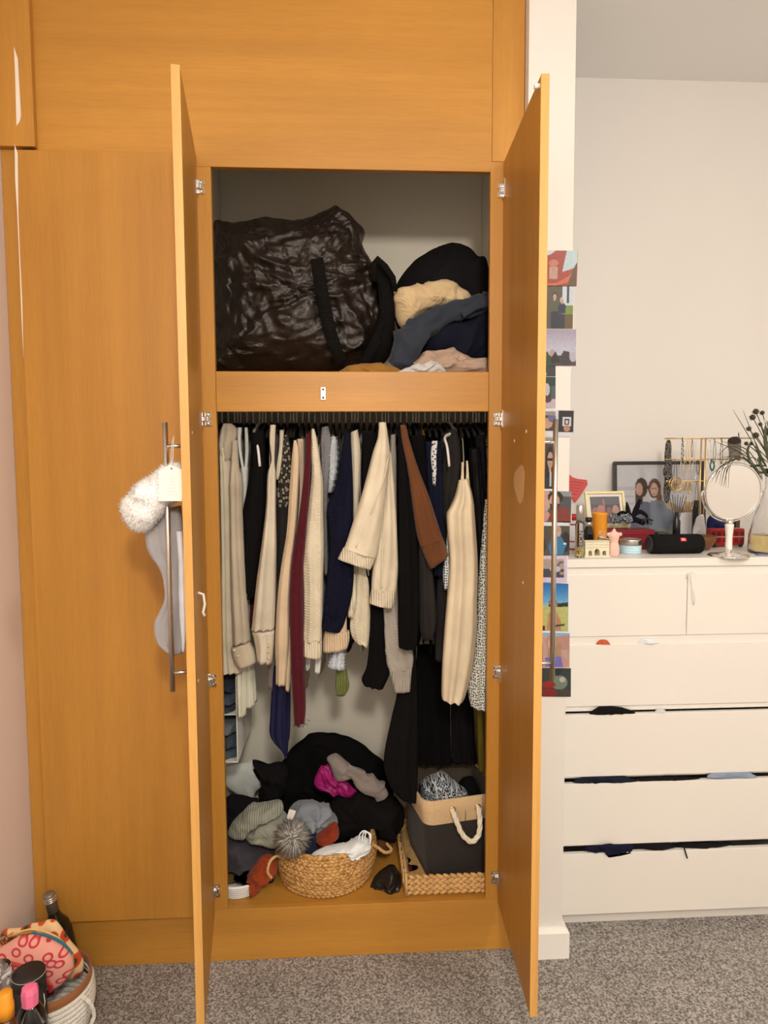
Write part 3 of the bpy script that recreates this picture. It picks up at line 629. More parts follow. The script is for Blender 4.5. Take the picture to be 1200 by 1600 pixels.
for k, i in enumerate(idx):
    g = GAR[i]; sd = i*1.37
    xr = -.466+.91*(k+.5)/N
    p0 = g['parts'][0]; r0 = p0[2][min(2, len(p0[2])-1)]
    xf = at((r0[0]+r0[2])/2, r0[1], .12).x
    pl_ = g['parts'][-1]; rl = pl_[2][-1]; base = at((rl[0]+rl[2])/2, max(rl[1], rl[3]), pl_[1])
    t = t0 = thing(g['name'], g['label'], g['cat'], (xr, .29, base.z), 'clothes hanging on the wardrobe rail')
    for (pn, Y, rows, op) in g['parts']:
        op = dict(op); mt = op.pop('mat', g['mat']); fu = op.pop('fur', 0)
        if Y >= .095 and 'dp' not in op: op['dp'] = .014
        o = obj(pn, sleeve_mb(rows, Y, seed=sd, **op), mt, t); SOFT.append((Y, o, t.name))
        if fu: FURRY.append((o, int(sd)))
    zh = at(544, g['hem'] if g['hem'] else (1005 if g['name'] in ('black_maxi_dress', 'black_pleated_skirt') else 1000), .29).z if g['body'] or True else 0
    if g['body']:
        # keep the body's front edge clear of the neighbours: it follows the garment's own visible front part
        SOFT.append((9, obj('body', body_mb(max(-.47, min(.455, fronts[k])), xr, g['z0'], zh, .13, .465, .0045, sd), g['bodymat'] or g['mat'], t), t.name))
    elif g['name'] == 'burgundy_scarf':
        q = at(481, 690, .045)
        obj('loop', MB().tube([(q.x, .05, q.z-.02), (q.x, .07, q.z+.02), ((q.x+xr)/2, .15, 1.635), (xr, .29, 1.668), (xr, .4, 1.64), (xr, .44, 1.5), (xr, .45, 1.2)], [.007, .007, .006, .0045, .0045, .0045, .0045], 12, .8), g['mat'], t)
        fr = MB(); rnd = random.Random(3)
        for j in range(14):
            x = 460+j*1.25; y = 1130-j*.3; a = at(x, y, .045); fr.tube([a, a+Vector((rnd.uniform(-.004, .004), 0, -.008)), a+Vector((rnd.uniform(-.01, .01), 0, -.016*rnd.uniform(.5, 1.3)))], .0008, 5)
        a = at(478, 1124, .045); fr.tube([a, a+Vector((.008, 0, -.004)), a+Vector((.014, 0, -.006))], .0008, 5)
        obj('fringe', fr, g['mat'], t)
    else:
        SOFT.append((9, obj('waistband', body_mb(xr, xr, 1.64, 1.0, .17, .41, .0045, sd), g['mat'], t), t.name))
    for ex in (g['extra'] or []):
        q = at(ex[2], ex[3], ex[1])
        obj(ex[0], MB().lathe([(.001, .003), (.0045, .003), (.005, .001), (.005, -.004)], q, 12, Matrix.Rotation(math.pi/2, 4, 'X')), M_BTN, t)
    if isinstance(g['hk'], tuple):
        hxw, hlab = g['hk']; t = thing('clothes_hanger', hlab, 'hanger', (xr, .29, 1.6), HG); hk_, ar_ = hanger_mb(xr)
        obj('hook', hk_, M_HOOK, t); e0 = at(hxw+1, 729, .06); e1 = at(hxw-2, 700, .065); e2 = at(hxw-6, 684, .09)
        obj('shoulder_bar', MB().tube([Vector(q) for q in spline([tuple(e0), tuple(e1), tuple(e2), ((e2.x+xr)/2, .115, 1.628), (xr, .15, 1.636), (xr, .2, 1.65), (xr, .29, 1.668), (xr, .43, 1.632), (xr, .475, 1.612)], 26)], .0042, 8, 1.5), M_WHITEP, t)
    else: hanger(xr, g['hk'])
    if g['name'] == 'cream_sweater':
        for pi, path in ((0, [(606, 716), (600, 745), (590, 775), (574, 815), (556, 855)]), (2, [(606, 735), (602, 780), (599, 830), (597, 880), (596, 918)])):
            sm = sleeve_mb(g['parts'][pi][2], g['parts'][pi][1], seed=sd, **g['parts'][pi][3]); L = []
            for x, y in spline(path, 22):
                v = at(x, y, g['parts'][pi][1]-.02); L.append(Vector((v.x, min([w.y for w in sm.v if (w.x-v.x)**2+(w.z-v.z)**2 < .00012] or [v.y])-.0002, v.z)))
            obj('seam', MB().tube(L, .0022, 6), g['mat'], t0)
for q in range(9): hanger(-.466+.91*(2+q*4.9//1+1)/N)

# ------------------------------------------------------------------ on the top shelf
def cloth(name, label, cat, outline, Y, thick, mat, grp=None, parts=None, **kw):
    mb = lump_mb(outline, Y, thick, **kw)
    if parts is None:
        o = obj(name, mb, mat); WL[o.name] = o.location.copy(); SOFT.append((Y-thick, o, o.name)); return tag(o, label, cat, grp)
    zs = min(v.z for v in mb.v); c = sum(mb.v, Vector())/len(mb.v)
    t = thing(name, label, cat, (c.x, c.y, zs), grp); SOFT.append((Y-thick, obj(parts, mb, mat, t), t.name)); return t
m, nt, b = newmat('black_woven_plastic'); M_BAG = m
n1 = nd(nt, 'ShaderNodeTexNoise', Scale=22.0, Detail=6.0, Roughness=.62, Distortion=.8); n2 = nd(nt, 'ShaderNodeTexVoronoi', Scale=26.0); n2.feature = 'DISTANCE_TO_EDGE'
n3 = nd(nt, 'ShaderNodeTexNoise', Scale=9.0, Detail=2.0)
cc = coords(nt); [nt.links.new(cc, x.inputs[0]) for x in (n1, n3)]
mixv = nd(nt, 'ShaderNodeVectorMath', operation='ADD'); nt.links.new(cc, mixv.inputs[0]); scv = nd(nt, 'ShaderNodeVectorMath', operation='SCALE'); scv.inputs['Scale'].default_value = .12
nt.links.new(n3.outputs['Color'], scv.inputs[0]); nt.links.new(scv.outputs[0], mixv.inputs[1]); nt.links.new(mixv.outputs[0], n2.inputs[0])
ad = nd(nt, 'ShaderNodeMath', operation='ADD'); nt.links.new(n1.outputs[0], ad.inputs[0])
n4 = nd(nt, 'ShaderNodeTexNoise', Scale=70.0, Detail=5.0, Roughness=.65, Distortion=1.2); nt.links.new(cc, n4.inputs[0])
nt.links.new(n4.outputs[0], ad.inputs[1]); bump(nt, b, ad.outputs[0], .38, .007)
rc = ramp(nt, n3.outputs[0], [(.3, (.012, .0085, .007)), (.7, (.022, .0155, .012))]); nt.links.new(rc.outputs[0], b.inputs['Base Color'])
b.inputs['Roughness'].default_value = .27
bag = thing('storage_bag', 'bulky black woven-plastic storage bag with a webbing strap filling the shelf', 'bag', (-.15, .28, Z2-.006))
BAGOUT = [(331, 356), (360, 346), (420, 345), (470, 342), (505, 333), (528, 328), (546, 331), (558, 345), (569, 364), (566, 382), (578, 405), (592, 430), (604, 462), (610, 510), (604, 548), (585, 570), (520, 581), (420, 583), (345, 583), (336, 560), (331, 450)]
mbg = lump_mb(BAGOUT, .25, .15, wr=.017, ws=13, seed=5.1, nb=230, nr=80, back=1.2, sx=.8, sz=1.3, ridge=.8)
for v in mbg.v:
    if v.y < .26: v.y -= .0075*wrinkle(Vector((v.x*.8, v.y, v.z*1.3)), 30, 2.2, .8)+.003*wrinkle(v, 70, 4.1, .6)
obj('bag_body', mbg, M_BAG, bag)
def surf_y(mb, x, z):
    best = 9e9; y = .2
    for v in mb.v:
        d = (v.x-x)**2+(v.z-z)**2
        if d < .0016 and v.y < y: y = v.y
    return y
def strap(path, w, mb_s, off=.004, th=.0025):
    q = spline(path, 28); L = []
    for x, y in q:
        p = at(x, y, .14); L.append(Vector((p.x, surf_y(mb_s, p.x, p.z)-off, p.z)))
    for _ in range(3):
        for i in range(1, len(L)-1): L[i].y = min(L[i].y, (L[i-1].y+L[i+1].y)/2)
    rg = []
    for i, p in enumerate(L):
        t = (L[min(i+1, len(L)-1)]-L[max(i-1, 0)]).normalized(); s = t.cross(Vector((0, -1, 0))).normalized()
        rg.append([p-s*w+Vector((0, th, 0)), p-s*w-Vector((0, th, 0)), p+s*w-Vector((0, th, 0)), p+s*w+Vector((0, th, 0))])
    return MB().rings(rg)
M_WEB = fab((.010, .0095, .009), 'ribx')
obj('webbing_strap', strap([(496, 412), (502, 450), (508, 485), (516, 520), (526, 550), (534, 568)], .0195, mbg), M_WEB, bag)
obj('end_panel', lump_mb([(584, 410), (598, 418), (612, 440), (617, 480), (617, 520), (612, 548), (596, 570), (560, 576), (575, 540), (588, 500), (592, 460)], .17, .05, wr=.006, ws=14, seed=8, nb=60), fab((.007, .0065, .0065)), bag)
obj('carry_handle', MB().tube([at(585, 440, .11), at(584, 412, .10), at(589, 404, .10), at(602, 416, .10), at(614, 434, .11), at(617, 455, .13)], .009, 10, .35), M_WEB, bag)
obj('zip_seam', MB().tube([at(587, 425, .115), at(598, 460, .108), at(600, 500, .108), at(592, 540, .115), at(575, 572, .13)], .003, 8), M_WEB, bag)
SG = 'clothes folded on the top shelf'
cloth('black_jumper', 'rounded heap of black clothing at the back of the top shelf', 'clothing', [(617, 450), (640, 416), (665, 396), (690, 386), (708, 383), (733, 392), (745, 403), (756, 404), (762, 420), (768, 470), (764, 540), (700, 560), (640, 540), (620, 500)], .36, .15, fab((.010, .0095, .011)), SG, wr=.016, ws=12, seed=4)
cloth('cream_aran_knit', 'cream cable-knit sweater folded on the shelf beside the black bag', 'sweater', [(617, 455), (640, 447), (660, 445), (690, 440), (706, 440), (722, 450), (735, 462), (733, 475), (700, 482), (665, 494), (632, 512), (622, 505), (614, 478)], .17, .07, fab(alb((196, 164, 116), 1.25), 'knit'), SG, wr=.014, ws=18, seed=6)
t = thing('denim_jeans', 'mid-blue denim jeans draped over the folded shelf clothes', 'jeans', (at(690, 520, .13).x, .13, Z2-.006), SG)
DEN = fab(lin((48, 56, 69)), 'denim')
SOFT.append((0.09, obj('leg', limb_mb([(764, 470, 14, .15), (730, 482, 16, .12), (690, 494, 17, .10), (660, 510, 20, .09), (640, 535, 24, .085), (628, 560, 22, .085), (618, 574, 12, .09)], .12, .7, seed=2, wr=.011, ws=18, n=28, m=46), DEN, t), t.name))
obj('waistband', limb_mb([(722, 492, 6, .08), (745, 478, 7, .085), (764, 470, 8, .10)], .1, .5, seed=5, wr=.003), DEN, t)
cloth('dark_navy_jeans', 'dark navy jeans lying in the fold of the blue denim', 'jeans', [(662, 520), (690, 506), (730, 500), (766, 490), (768, 560), (735, 572), (690, 566), (664, 552)], .17, .09, fab(lin((24, 28, 42)), 'denim'), SG, wr=.018, ws=15, seed=9)
cloth('beige_tshirt', 'crumpled pinkish beige T-shirt at the front of the shelf', 'top', [(634, 584), (648, 564), (668, 549), (695, 546), (708, 543), (722, 554), (742, 560), (764, 562), (764, 586)], .098, .042, fab(alb((172, 140, 112), 1.15)), SG, wr=.016, ws=24, seed=11, sz=1.6)
cloth('white_tshirt', 'thin white T-shirt edge lying along the shelf front', 'top', [(618, 586), (640, 573), (660, 567), (680, 565), (694, 574), (690, 586)], .05, .025, fab(alb((196, 184, 168), 1.1)), SG, wr=.012, ws=26, seed=12, sz=1.6)
cloth('mustard_tshirt', 'flat mustard top under the black bag on the shelf', 'top', [(530, 590), (540, 574), (575, 567), (605, 570), (626, 578), (630, 590)], .075, .04, fab(lin((150, 108, 48))), SG, wr=.006, ws=18, seed=13)

# ------------------------------------------------------------------ on the wardrobe floor
ZF = Z4-.004
FG = 'clothes heaped on the wardrobe floor'
cloth('black_coat_heap', 'big black coat heaped against the back of the wardrobe', 'coat', [(394, 1190), (420, 1196), (440, 1188), (455, 1166), (480, 1150), (510, 1145), (545, 1154), (575, 1170), (600, 1190), (612, 1215), (616, 1245), (606, 1290), (590, 1320), (500, 1326), (420, 1322), (408, 1290), (402, 1230)], .465, .085, fab((.0065, .006, .0065)), FG, wr=.04, ws=9, seed=21, nb=120, nr=24)
cloth('black_joggers', 'soft black joggers slumped over the right end of the heap', 'trousers', [(520, 1245), (560, 1232), (600, 1235), (622, 1255), (630, 1285), (620, 1302), (590, 1308), (560, 1318), (530, 1322), (512, 1300), (508, 1270)], .255, .085, fab((.0075, .0068, .0072)), FG, wr=.03, ws=14, seed=22)
cloth('black_leggings', 'black leggings bunched at the left end of the heap', 'leggings', [(350, 1245), (375, 1240), (400, 1250), (430, 1262), (425, 1290), (395, 1300), (350, 1310), (346, 1270)], .29, .05, fab((.009, .0085, .011)), FG, wr=.02, ws=16, seed=23)
cloth('black_hoodie', 'black hoodie with a pointed corner sticking out left of the heap', 'hoodie', [(394, 1190), (412, 1194), (435, 1192), (450, 1200), (445, 1240), (420, 1262), (404, 1245), (409, 1222)], .335, .035, fab((.0085, .008, .0085)), FG, wr=.01, ws=18, seed=24)
cloth('white_paper_bag', 'white paper bag corner standing behind the black hoodie', 'bag', [(388, 1190), (395, 1188), (404, 1205), (414, 1224), (400, 1236), (393, 1250), (370, 1240), (352, 1225), (352, 1200)], .42, .02, fab(alb((196, 188, 168), 1.2)), wr=.004, ws=10, seed=25)
cloth('magenta_top', 'bright magenta top scrunched on the black heap', 'top', [(491, 1226), (497, 1204), (514, 1196), (524, 1212), (546, 1224), (562, 1245), (530, 1243), (506, 1236)], .235, .022, fab(lin((150, 30, 105)), 'satin'), FG, wr=.014, ws=30, seed=26)
t = thing('grey_sweatshirt', 'grey sweatshirt with one sleeve trailing over the black heap', 'sweatshirt', (at(555, 1250, .2).x, .2, at(555, 1252, .2).z), FG)
GS = fab(alb((128, 112, 98), 1.1))
SOFT.append((0.19, obj('collar', lump_mb([(511, 1184), (524, 1178), (538, 1186), (552, 1200), (556, 1214), (540, 1218), (524, 1216), (516, 1198)], .215, .03, wr=.008, ws=22, seed=27), GS, t), t.name))
SOFT.append((0.18, obj('sleeve', limb_mb([(540, 1202, 10, .20), (556, 1212, 13, .195), (572, 1224, 15, .19), (588, 1234, 15, .19), (597, 1246, 9, .195)], .2, .7, seed=3, wr=.009), GS, t), t.name))
cloth('charcoal_fleece', 'fuzzy charcoal fleece tucked under the bobble hat', 'fleece', [(352, 1308), (385, 1304), (420, 1316), (440, 1326), (424, 1340), (402, 1348), (392, 1368), (370, 1376), (352, 1368)], .17, .08, fab(alb((62, 54, 54), 1.1), 'fur'), FG, wr=.022, ws=22, seed=28)
t = thing('bobble_hat', 'pale grey-green knitted bobble hat with a fluffy pompom', 'hat', (at(410, 1320, .12).x, .12, at(410, 1322, .12).z), FG)
HT = alb((132, 126, 104), 1.25)
SOFT.append((0.075, obj('crown', lump_mb([(378, 1300), (398, 1278), (425, 1262), (443, 1270), (455, 1285), (455, 1304), (444, 1318), (430, 1322), (408, 1317), (390, 1310)], .13, .06, wr=.012, ws=26, seed=29), fab(HT, 'knit'), t), t.name))
SOFT.append((0.05, obj('turn_up', lump_mb([(357, 1300), (362, 1286), (376, 1272), (390, 1258), (412, 1255), (432, 1251), (441, 1254), (442, 1268), (424, 1276), (408, 1285), (394, 1293), (382, 1302), (380, 1309), (366, 1307)], .105, .055, wr=.006, ws=30, seed=30), fab(HT, 'rib'), t), t.name))
pc = at(457, 1309, .06)
pp = obj('pompom', MB().lathe([(.001, -.028)]+[(.028*math.cos(a), .028*math.sin(a)) for a in [x*.2-1.3 for x in range(14)]]+[(.001, .028)], pc, 20), fab(alb((140, 128, 112), 1.2), 'fur'), t)
for sd_, cf_ in ((5, (150, 136, 116)), (6, (206, 190, 164)), (7, (112, 100, 86))):
    obj('fur', fur_mb(pc, .020, 620, .044, .0028, sd_), fab(alb(cf_, 1.0)), pp, kind='stuff')
cloth('light_blue_shirt', 'light blue shirt with a white care label beside the bobble hat', 'shirt', [(452, 1272), (460, 1260), (480, 1254), (508, 1257), (522, 1272), (526, 1288), (512, 1296), (498, 1304), (480, 1296), (465, 1290)], .15, .05, fab(lin((124, 132, 142))), FG, parts='shirt_front', wr=.016, ws=24, seed=31)
lb = [x for x in bpy.data.objects if x.name.startswith('light_blue_shirt')][0]
a = at(455, 1273, .092); obj('care_label', MB().box(-.011, .011, -.0006, .0006, -.016, .016, Matrix.Translation(a) @ Matrix.Rotation(.3, 4, 'Y')), M_PAPER, lb, smooth=False)
cloth('rust_cap', 'rust orange cloth cap next to the light blue shirt', 'cap', [(494, 1322), (494, 1308), (508, 1294), (524, 1284), (530, 1296), (526, 1308), (512, 1318), (498, 1328)], .12, .04, fab(lin((132, 46, 20))), FG, wr=.006, ws=20, seed=32)
cloth('navy_tshirt', 'navy T-shirt bunched behind the seagrass basket', 'top', [(458, 1340), (468, 1318), (478, 1300), (494, 1300), (495, 1330), (490, 1360), (460, 1360)], .13, .045, fab(lin((22, 26, 54))), FG, wr=.01, ws=20, seed=33)
cloth('mustard_sock', 'mustard patterned sock at the left corner of the wardrobe floor', 'sock', [(352, 1366), (366, 1364), (378, 1376), (368, 1392), (352, 1396)], .15, .03, fab(lin((120, 90, 50)), 'knit'), FG, wr=.008, ws=24, seed=34)
cloth('orange_scarf', 'burnt orange knitted scarf spilling over the white rope bowl', 'scarf', [(402, 1345), (418, 1334), (430, 1342), (434, 1358), (426, 1370), (414, 1374), (406, 1390), (392, 1400), (366, 1408), (374, 1392), (386, 1368)], .085, .045, fab(lin((150, 60, 24)), 'knit'), FG, wr=.012, ws=26, seed=35)
cloth('navy_tights', 'dark navy tights hanging between the white rope bowl and seagrass basket', 'tights', [(408, 1380), (424, 1374), (430, 1384), (424, 1412), (408, 1414), (412, 1396)], .14, .03, fab(lin((22, 28, 50))), FG, wr=.006, ws=20, seed=36)
# white rope bowl
def rope_basket(name, label, c, prof_r, z0, rope_r, mat, loops, grp=None):
    t = thing(name, label, 'basket', (c[0], c[1], z0))
    for i in range(loops):
        r = prof_r(i/(loops-1)); z = z0+rope_r+i*rope_r*1.85
        obj('rope_coil', MB().tube([(c[0]+r*math.cos(2*math.pi*k/40), c[1]+r*math.sin(2*math.pi*k/40), z) for k in range(40)], rope_r, 8, closed=True), mat, t)
    obj('bottom', MB().lathe([(prof_r(0)+.001, z0+.001), (prof_r(0)+.001, z0+.006), (.001, z0+.006)], (c[0], c[1], 0), 32), mat, t)
    return t
M_ROPE = fab(alb((214, 198, 172), 1.15), 'knit')
a = at(372, 1412, .11); rope_basket('rope_bowl', 'small white coiled-rope bowl in the corner of the wardrobe floor', (a.x+.004, .125), lambda u: .07+.022*u, ZF, .0048, fab(alb((216, 206, 186), 1.15)), 6)
# seagrass belly basket
m, nt, b = newmat('seagrass'); M_GRASS = m
n1 = nd(nt, 'ShaderNodeTexNoise', Scale=90.0, Detail=3.0); nt.links.new(coords(nt), n1.inputs[0])
r1 = ramp(nt, n1.outputs[0], [(.3, lin((150, 104, 56))), (.5, lin((196, 152, 92))), (.7, lin((222, 184, 126)))]); nt.links.new(r1.outputs[0], b.inputs['Base Color']); b.inputs['Roughness'].default_value = .6
b.inputs['Specular IOR Level'].default_value = .35
gx = (at(427, 1345, .19).x+at(592, 1330, .19).x)/2; gy = .19
bt = thing('seagrass_basket', 'round woven seagrass basket with looped rope handles', 'basket', (gx, gy, ZF))
NR_, NC = 14, 62
def gprof(u): return .150+.018*math.sin(min(1, u*1.25)*math.pi*.5)-.012*max(0, u-.55)/.45
GH = .135
mb = MB()
for i in range(NR_):
    for j in range(NC):
        # short plaited strands crossing in a herringbone
        u = (i+.5)/NR_; r = gprof(u); a0 = 2*math.pi*(j+.5*(i % 2))/NC; da = 2*math.pi/NC
        up = 1 if i % 2 else -1; pts = []
        for s in (-1, -.4, .2, .8, 1.1):
            aa = a0+s*da*.62; zz = ZF+.004+GH*(u+up*s*.42/NR_); rr_ = r+.0035*math.cos(s*1.3)
            pts.append(Vector((gx+rr_*math.cos(aa), gy+rr_*math.sin(aa), zz)))
        mb.tube(pts, [.0022, .0052, .0062, .0048, .0018], 6, .6)
obj('woven_wall', mb, M_GRASS, bt, kind='stuff')
obj('liner', MB().lathe([(.001, .004), (.146, .004)]+[(gprof(u)-.001, .006+GH*u) for u in (0, .25, .5, .75, 1)]+[(gprof(1)-.007, GH+.004), (gprof(.5)-.007, .06), (.14, .012), (.001, .012)], (gx, gy, ZF), 48), M_GRASS, bt)
obj('rim', MB().tube([(gx+gprof(1)*math.cos(2*math.pi*k/60), gy+gprof(1)*math.sin(2*math.pi*k/60), ZF+GH+.004+.002*math.sin(k*2.6)) for k in range(60)], .006, 8, closed=True), M_GRASS, bt)
M_TWINE = plain('seagrass_rope', lin((206, 170, 118)), .7)
def twist(path, r, mat, name, parent, n=40, tw=.6):
    q = [Vector(p) for p in spline([tuple(p) for p in path], n)]; mb = MB()
    for ph in (0, 2.1, 4.2):
        pts = []
        for i, p in enumerate(q):
            t = (q[min(i+1, n-1)]-q[max(i-1, 0)]).normalized(); a_ = t.orthogonal().normalized(); b_ = t.cross(a_)
            # steady reference frame
            ref = Vector((0, 1, 0)); a_ = (ref-t*ref.dot(t)).normalized(); b_ = t.cross(a_)
            w = i*tw+ph; pts.append(p+(a_*math.cos(w)+b_*math.sin(w))*r*.55)
        mb.tube(pts, r*.62, 7)
    return obj(name, mb, mat, parent)
twist([at(424, 1372, .05), at(418, 1362, .034), at(422, 1346, .034), at(432, 1338, .05), at(440, 1341, .10)], .0042, M_TWINE, 'rope_handle', bt)
twist([at(580, 1318, .14), at(590, 1324, .13), at(602, 1332, .13), at(612, 1328, .15), at(604, 1318, .18)], .0048, M_TWINE, 'rope_handle', bt)
t = thing('white_strappy_top', 'white strappy vest lying over the seagrass basket rim', 'top', (at(530, 1340, .07).x, .07, at(530, 1352, .07).z), FG)
WT = fab(alb((222, 214, 200), 1.1))
SOFT.append((0.03, obj('front', lump_mb([(484, 1346), (487, 1334), (505, 1325), (525, 1322), (545, 1316), (562, 1308), (576, 1312), (580, 1324), (570, 1336), (545, 1344), (515, 1350), (494, 1353)], .075, .045, wr=.012, ws=26, seed=37, sz=1.4), WT, t), t.name))
for dx in (0, 5, 9):
    obj('strap', MB().tube([Vector(q) for q in spline([tuple(at(560+dx, 1316, .045)), tuple(at(562+dx, 1304, .05)), tuple(at(569+dx*.4, 1298+dx*.3, .055)), tuple(at(577+dx*.3, 1304, .05)), tuple(at(578, 1320, .045))], 14)], .0022, 6), WT, t)
# black handbag and small pieces between the baskets
cloth('black_handbag', 'glossy black soft handbag wedged between the two baskets', 'bag', [(578, 1404), (582, 1375), (592, 1362), (608, 1356), (624, 1362), (632, 1378), (636, 1404)], .10, .05, plain('black_leather', (.010, .0095, .0095), .38), wr=.02, ws=18, seed=38)
cloth('brown_suede_boot', 'brown suede boot top showing under the black joggers', 'boot', [(582, 1320), (586, 1308), (600, 1302), (610, 1306), (611, 1322), (600, 1330)], .24, .04, fab(lin((92, 58, 32))), wr=.006, ws=16, seed=39)
t = thing('cardboard_box', 'small pale cardboard box standing behind the plaited tray', 'box', (at(615, 1330, .42).x, .435, ZF))
a = at(604, 1290, .42); c_ = at(626, 1290, .42)
obj('box_body', MB().box(a.x, c_.x, .42, .45, ZF, a.z), plain('cardboard', lin((206, 176, 130)), .8), t, smooth=False, bevel=.002)
obj('packing_tape', MB().box(a.x+.02, a.x+.024, .4185, .4205, ZF+.02, a.z), plain('tape', lin((160, 120, 70)), .4), t, smooth=False)
cloth('striped_sock', 'black and white striped sock tucked beside the linen-topped bin', 'sock', [(620, 1340), (630, 1336), (640, 1350), (640, 1366), (628, 1362)], .2, .02, fab(alb((210, 205, 195), 1), 'stripe'), FG, wr=.004, ws=20, seed=40)
cloth('maroon_purse', 'maroon purse squeezed under the left edge of the linen-topped bin', 'purse', [(628, 1350), (642, 1352), (652, 1366), (652, 1376), (634, 1376)], .16, .025, plain('maroon_leather', lin((84, 26, 24)), .5), wr=.004, ws=14, seed=41)
# plaited water-hyacinth tray
tx0 = at(637, 1400, .03).x; tx1 = .452; ty0, ty1 = .04, .40; TH = .062
tr = thing('plaited_tray', 'low chunky plaited water-hyacinth tray under the linen-topped bin', 'tray', ((tx0+tx1)/2, .22, ZF))
M_HYA = plain('water_hyacinth', lin((204, 164, 106)), .6, noise_amt=.22, nscale=60)
def braid(p0, p1, nrm, mb, r=.0105):
    L = (p1-p0).length; n = max(4, int(L/.021)); d = (p1-p0).normalized()
    for k in range(n):
        for s in (-1, 1):
            c = p0+d*(L*(k+.5+(.25 if s > 0 else -.25))/n)+Vector((0, 0, s*r*.55)); e = d*.0135+Vector((0, 0, -s*.0062))
            mb.tube([c-e, c-e*.4+nrm*.003, c+e*.4+nrm*.003, c+e], [.003, r*.72, r*.66, .0025], 7, .8)
for a, b2, n_ in (((tx0, ty0), (tx1, ty0), (0, -1, 0)), ((tx0, ty0), (tx0, ty1), (-1, 0, 0)), ((tx0, ty1), (tx1, ty1), (0, 1, 0)), ((tx1, ty0), (tx1, ty1), (1, 0, 0))):
    for k in range(3):
        mb = MB(); z = ZF+.0148+k*.0195
        braid(Vector((*a, z)), Vector((*b2, z)), Vector(n_), mb); obj('plait', mb, M_HYA, tr)
obj('tray_floor', MB().box(tx0+.004, tx1-.004, ty0+.004, ty1-.004, ZF, ZF+.016), M_HYA, tr, smooth=False)
obj('corner_edge', MB().tube([(tx0-.003, ty0-.006, ZF+.001), (tx0-.004, ty0-.006, ZF+.06), (tx0-.002, ty0+.05, ZF+.0665), (tx0-.002, ty1, ZF+.0665)], .005, 8), M_TWINE, tr)
lo = MB()
for k in range(6):
    lo.tube([(tx0-.004, .06+.05*k, ZF+.01), (tx0-.012, .05+.05*k, ZF+.04), (tx0-.009, .07+.05*k, ZF+.07)], .0035, 6)
obj('side_strands', lo, M_TWINE, tr)
# linen-topped storage bin, a little turned
def rrect(cx, cy, hx_, hy, r, z, rot, n=8):
    out = []
    for q, (sx_, sy_) in enumerate(((1, 1), (-1, 1), (-1, -1), (1, -1))):
        for k in range(n):
            a_ = math.pi/2*(q+k/(n-1)); x = sx_*(hx_-r)+r*math.cos(a_); y = sy_*(hy-r)+r*math.sin(a_)
            out.append(Vector((cx+x*math.cos(rot)-y*math.sin(rot), cy+x*math.sin(rot)+y*math.cos(rot), z)))
    return out
bxl = at(629, 1262, .20).x; bx1 = .47
bcx = .30; bcy = .225; bh = .135
zb0 = ZF+.018; zt_ = at(700, 1250, .075).z; zm = at(728, 1285, .082).z
fy = lambda X: .061+(X-.196)*.2027+.004
bn = thing('storage_bin', 'square storage bin with charcoal body, linen band and white rope handle', 'bin', (bcx, bcy, zb0))
M_CHB = fab(lin((50, 46, 45)), 'plain'); M_LIN = fab(alb((204, 166, 116), 1.1), 'denim')
R0 = lambda z, k=0: rrect(bcx+.012*(1-(z-zb0)/(zt_-zb0)), bcy, bh*(.90+.10*(z-zb0)/(zt_-zb0))-k, .14*(.9+.1*(z-zb0)/(zt_-zb0))-k, .035, z, .20)
zz = [zb0+(zm-zb0)*i/6 for i in range(7)]
rg = [R0(z) for z in zz]
for i, r in enumerate(rg):
    for v in r: v += Vector((0, -.006*math.sin(math.pi*i/6), 0))*nz(v, 9, 2)+Vector((0, .004*nz(v, 14, 3), 0))
obj('body', MB().rings(rg, True, True, False), M_CHB, bn)
obj('linen_band', MB().rings([R0(zm, -.0012), R0((zm+zt_)/2, -.0015), R0(zt_, -.0012), R0(zt_+.001, .002), R0(zt_, .005), R0(zm, .005)], True, False, False), M_LIN, bn)
obj('lining', MB().rings([R0(zt_-.004, .0055), R0(zm, .006), R0(zb0+.05, .008)], True, False, True), fab(lin((84, 76, 66))), bn)
sx_ = at(727, 1330, .09).x
obj('seam', MB().box(sx_-.0010, sx_+.0010, fy(sx_)-.0035, fy(sx_)+.004, zm, zt_-.002), M_CHB, bn, smooth=False)
g1 = at(707, 1266, .078); g2 = at(747, 1263, .09)
for g_ in (g1, g2): g_.y = fy(g_.x)-.004
for g_ in (g1, g2):
    obj('grommet', MB().tube([g_+Vector((.0095*math.cos(k*.524), -.001, .0095*math.sin(k*.524))) for k in range(12)], .0026, 6, closed=True), M_GOLD, bn)
twist([g1+Vector((0, .006, 0)), g1+Vector((.002, -.012, -.004)), at(714, 1285, .056), at(722, 1303, .056), at(736, 1315, .058), at(747, 1306, .06), at(750, 1288, .066), g2+Vector((.002, -.012, -.004)), g2+Vector((0, .006, 0))], .0078, fab(alb((224, 204, 168), 1.15)), 'rope_handle', bn, n=64, tw=.42)
cloth('leopard_scarf', 'black and white patterned scarf bundled in the linen-topped bin', 'scarf', [(656, 1240), (662, 1222), (682, 1212), (700, 1216), (720, 1226), (732, 1240), (728, 1262), (700, 1266), (665, 1262)], .25, .10, fab(alb((196, 192, 182), 1.1), 'leopard'), wr=.025, ws=20, seed=42)
cloth('black_beret', 'black knitted hat beside the patterned scarf in the bin', 'hat', [(712, 1240), (722, 1218), (738, 1214), (752, 1226), (758, 1246), (745, 1262), (722, 1260)], .29, .07, fab((.007, .007, .008), 'knit'), wr=.014, ws=16, seed=43)
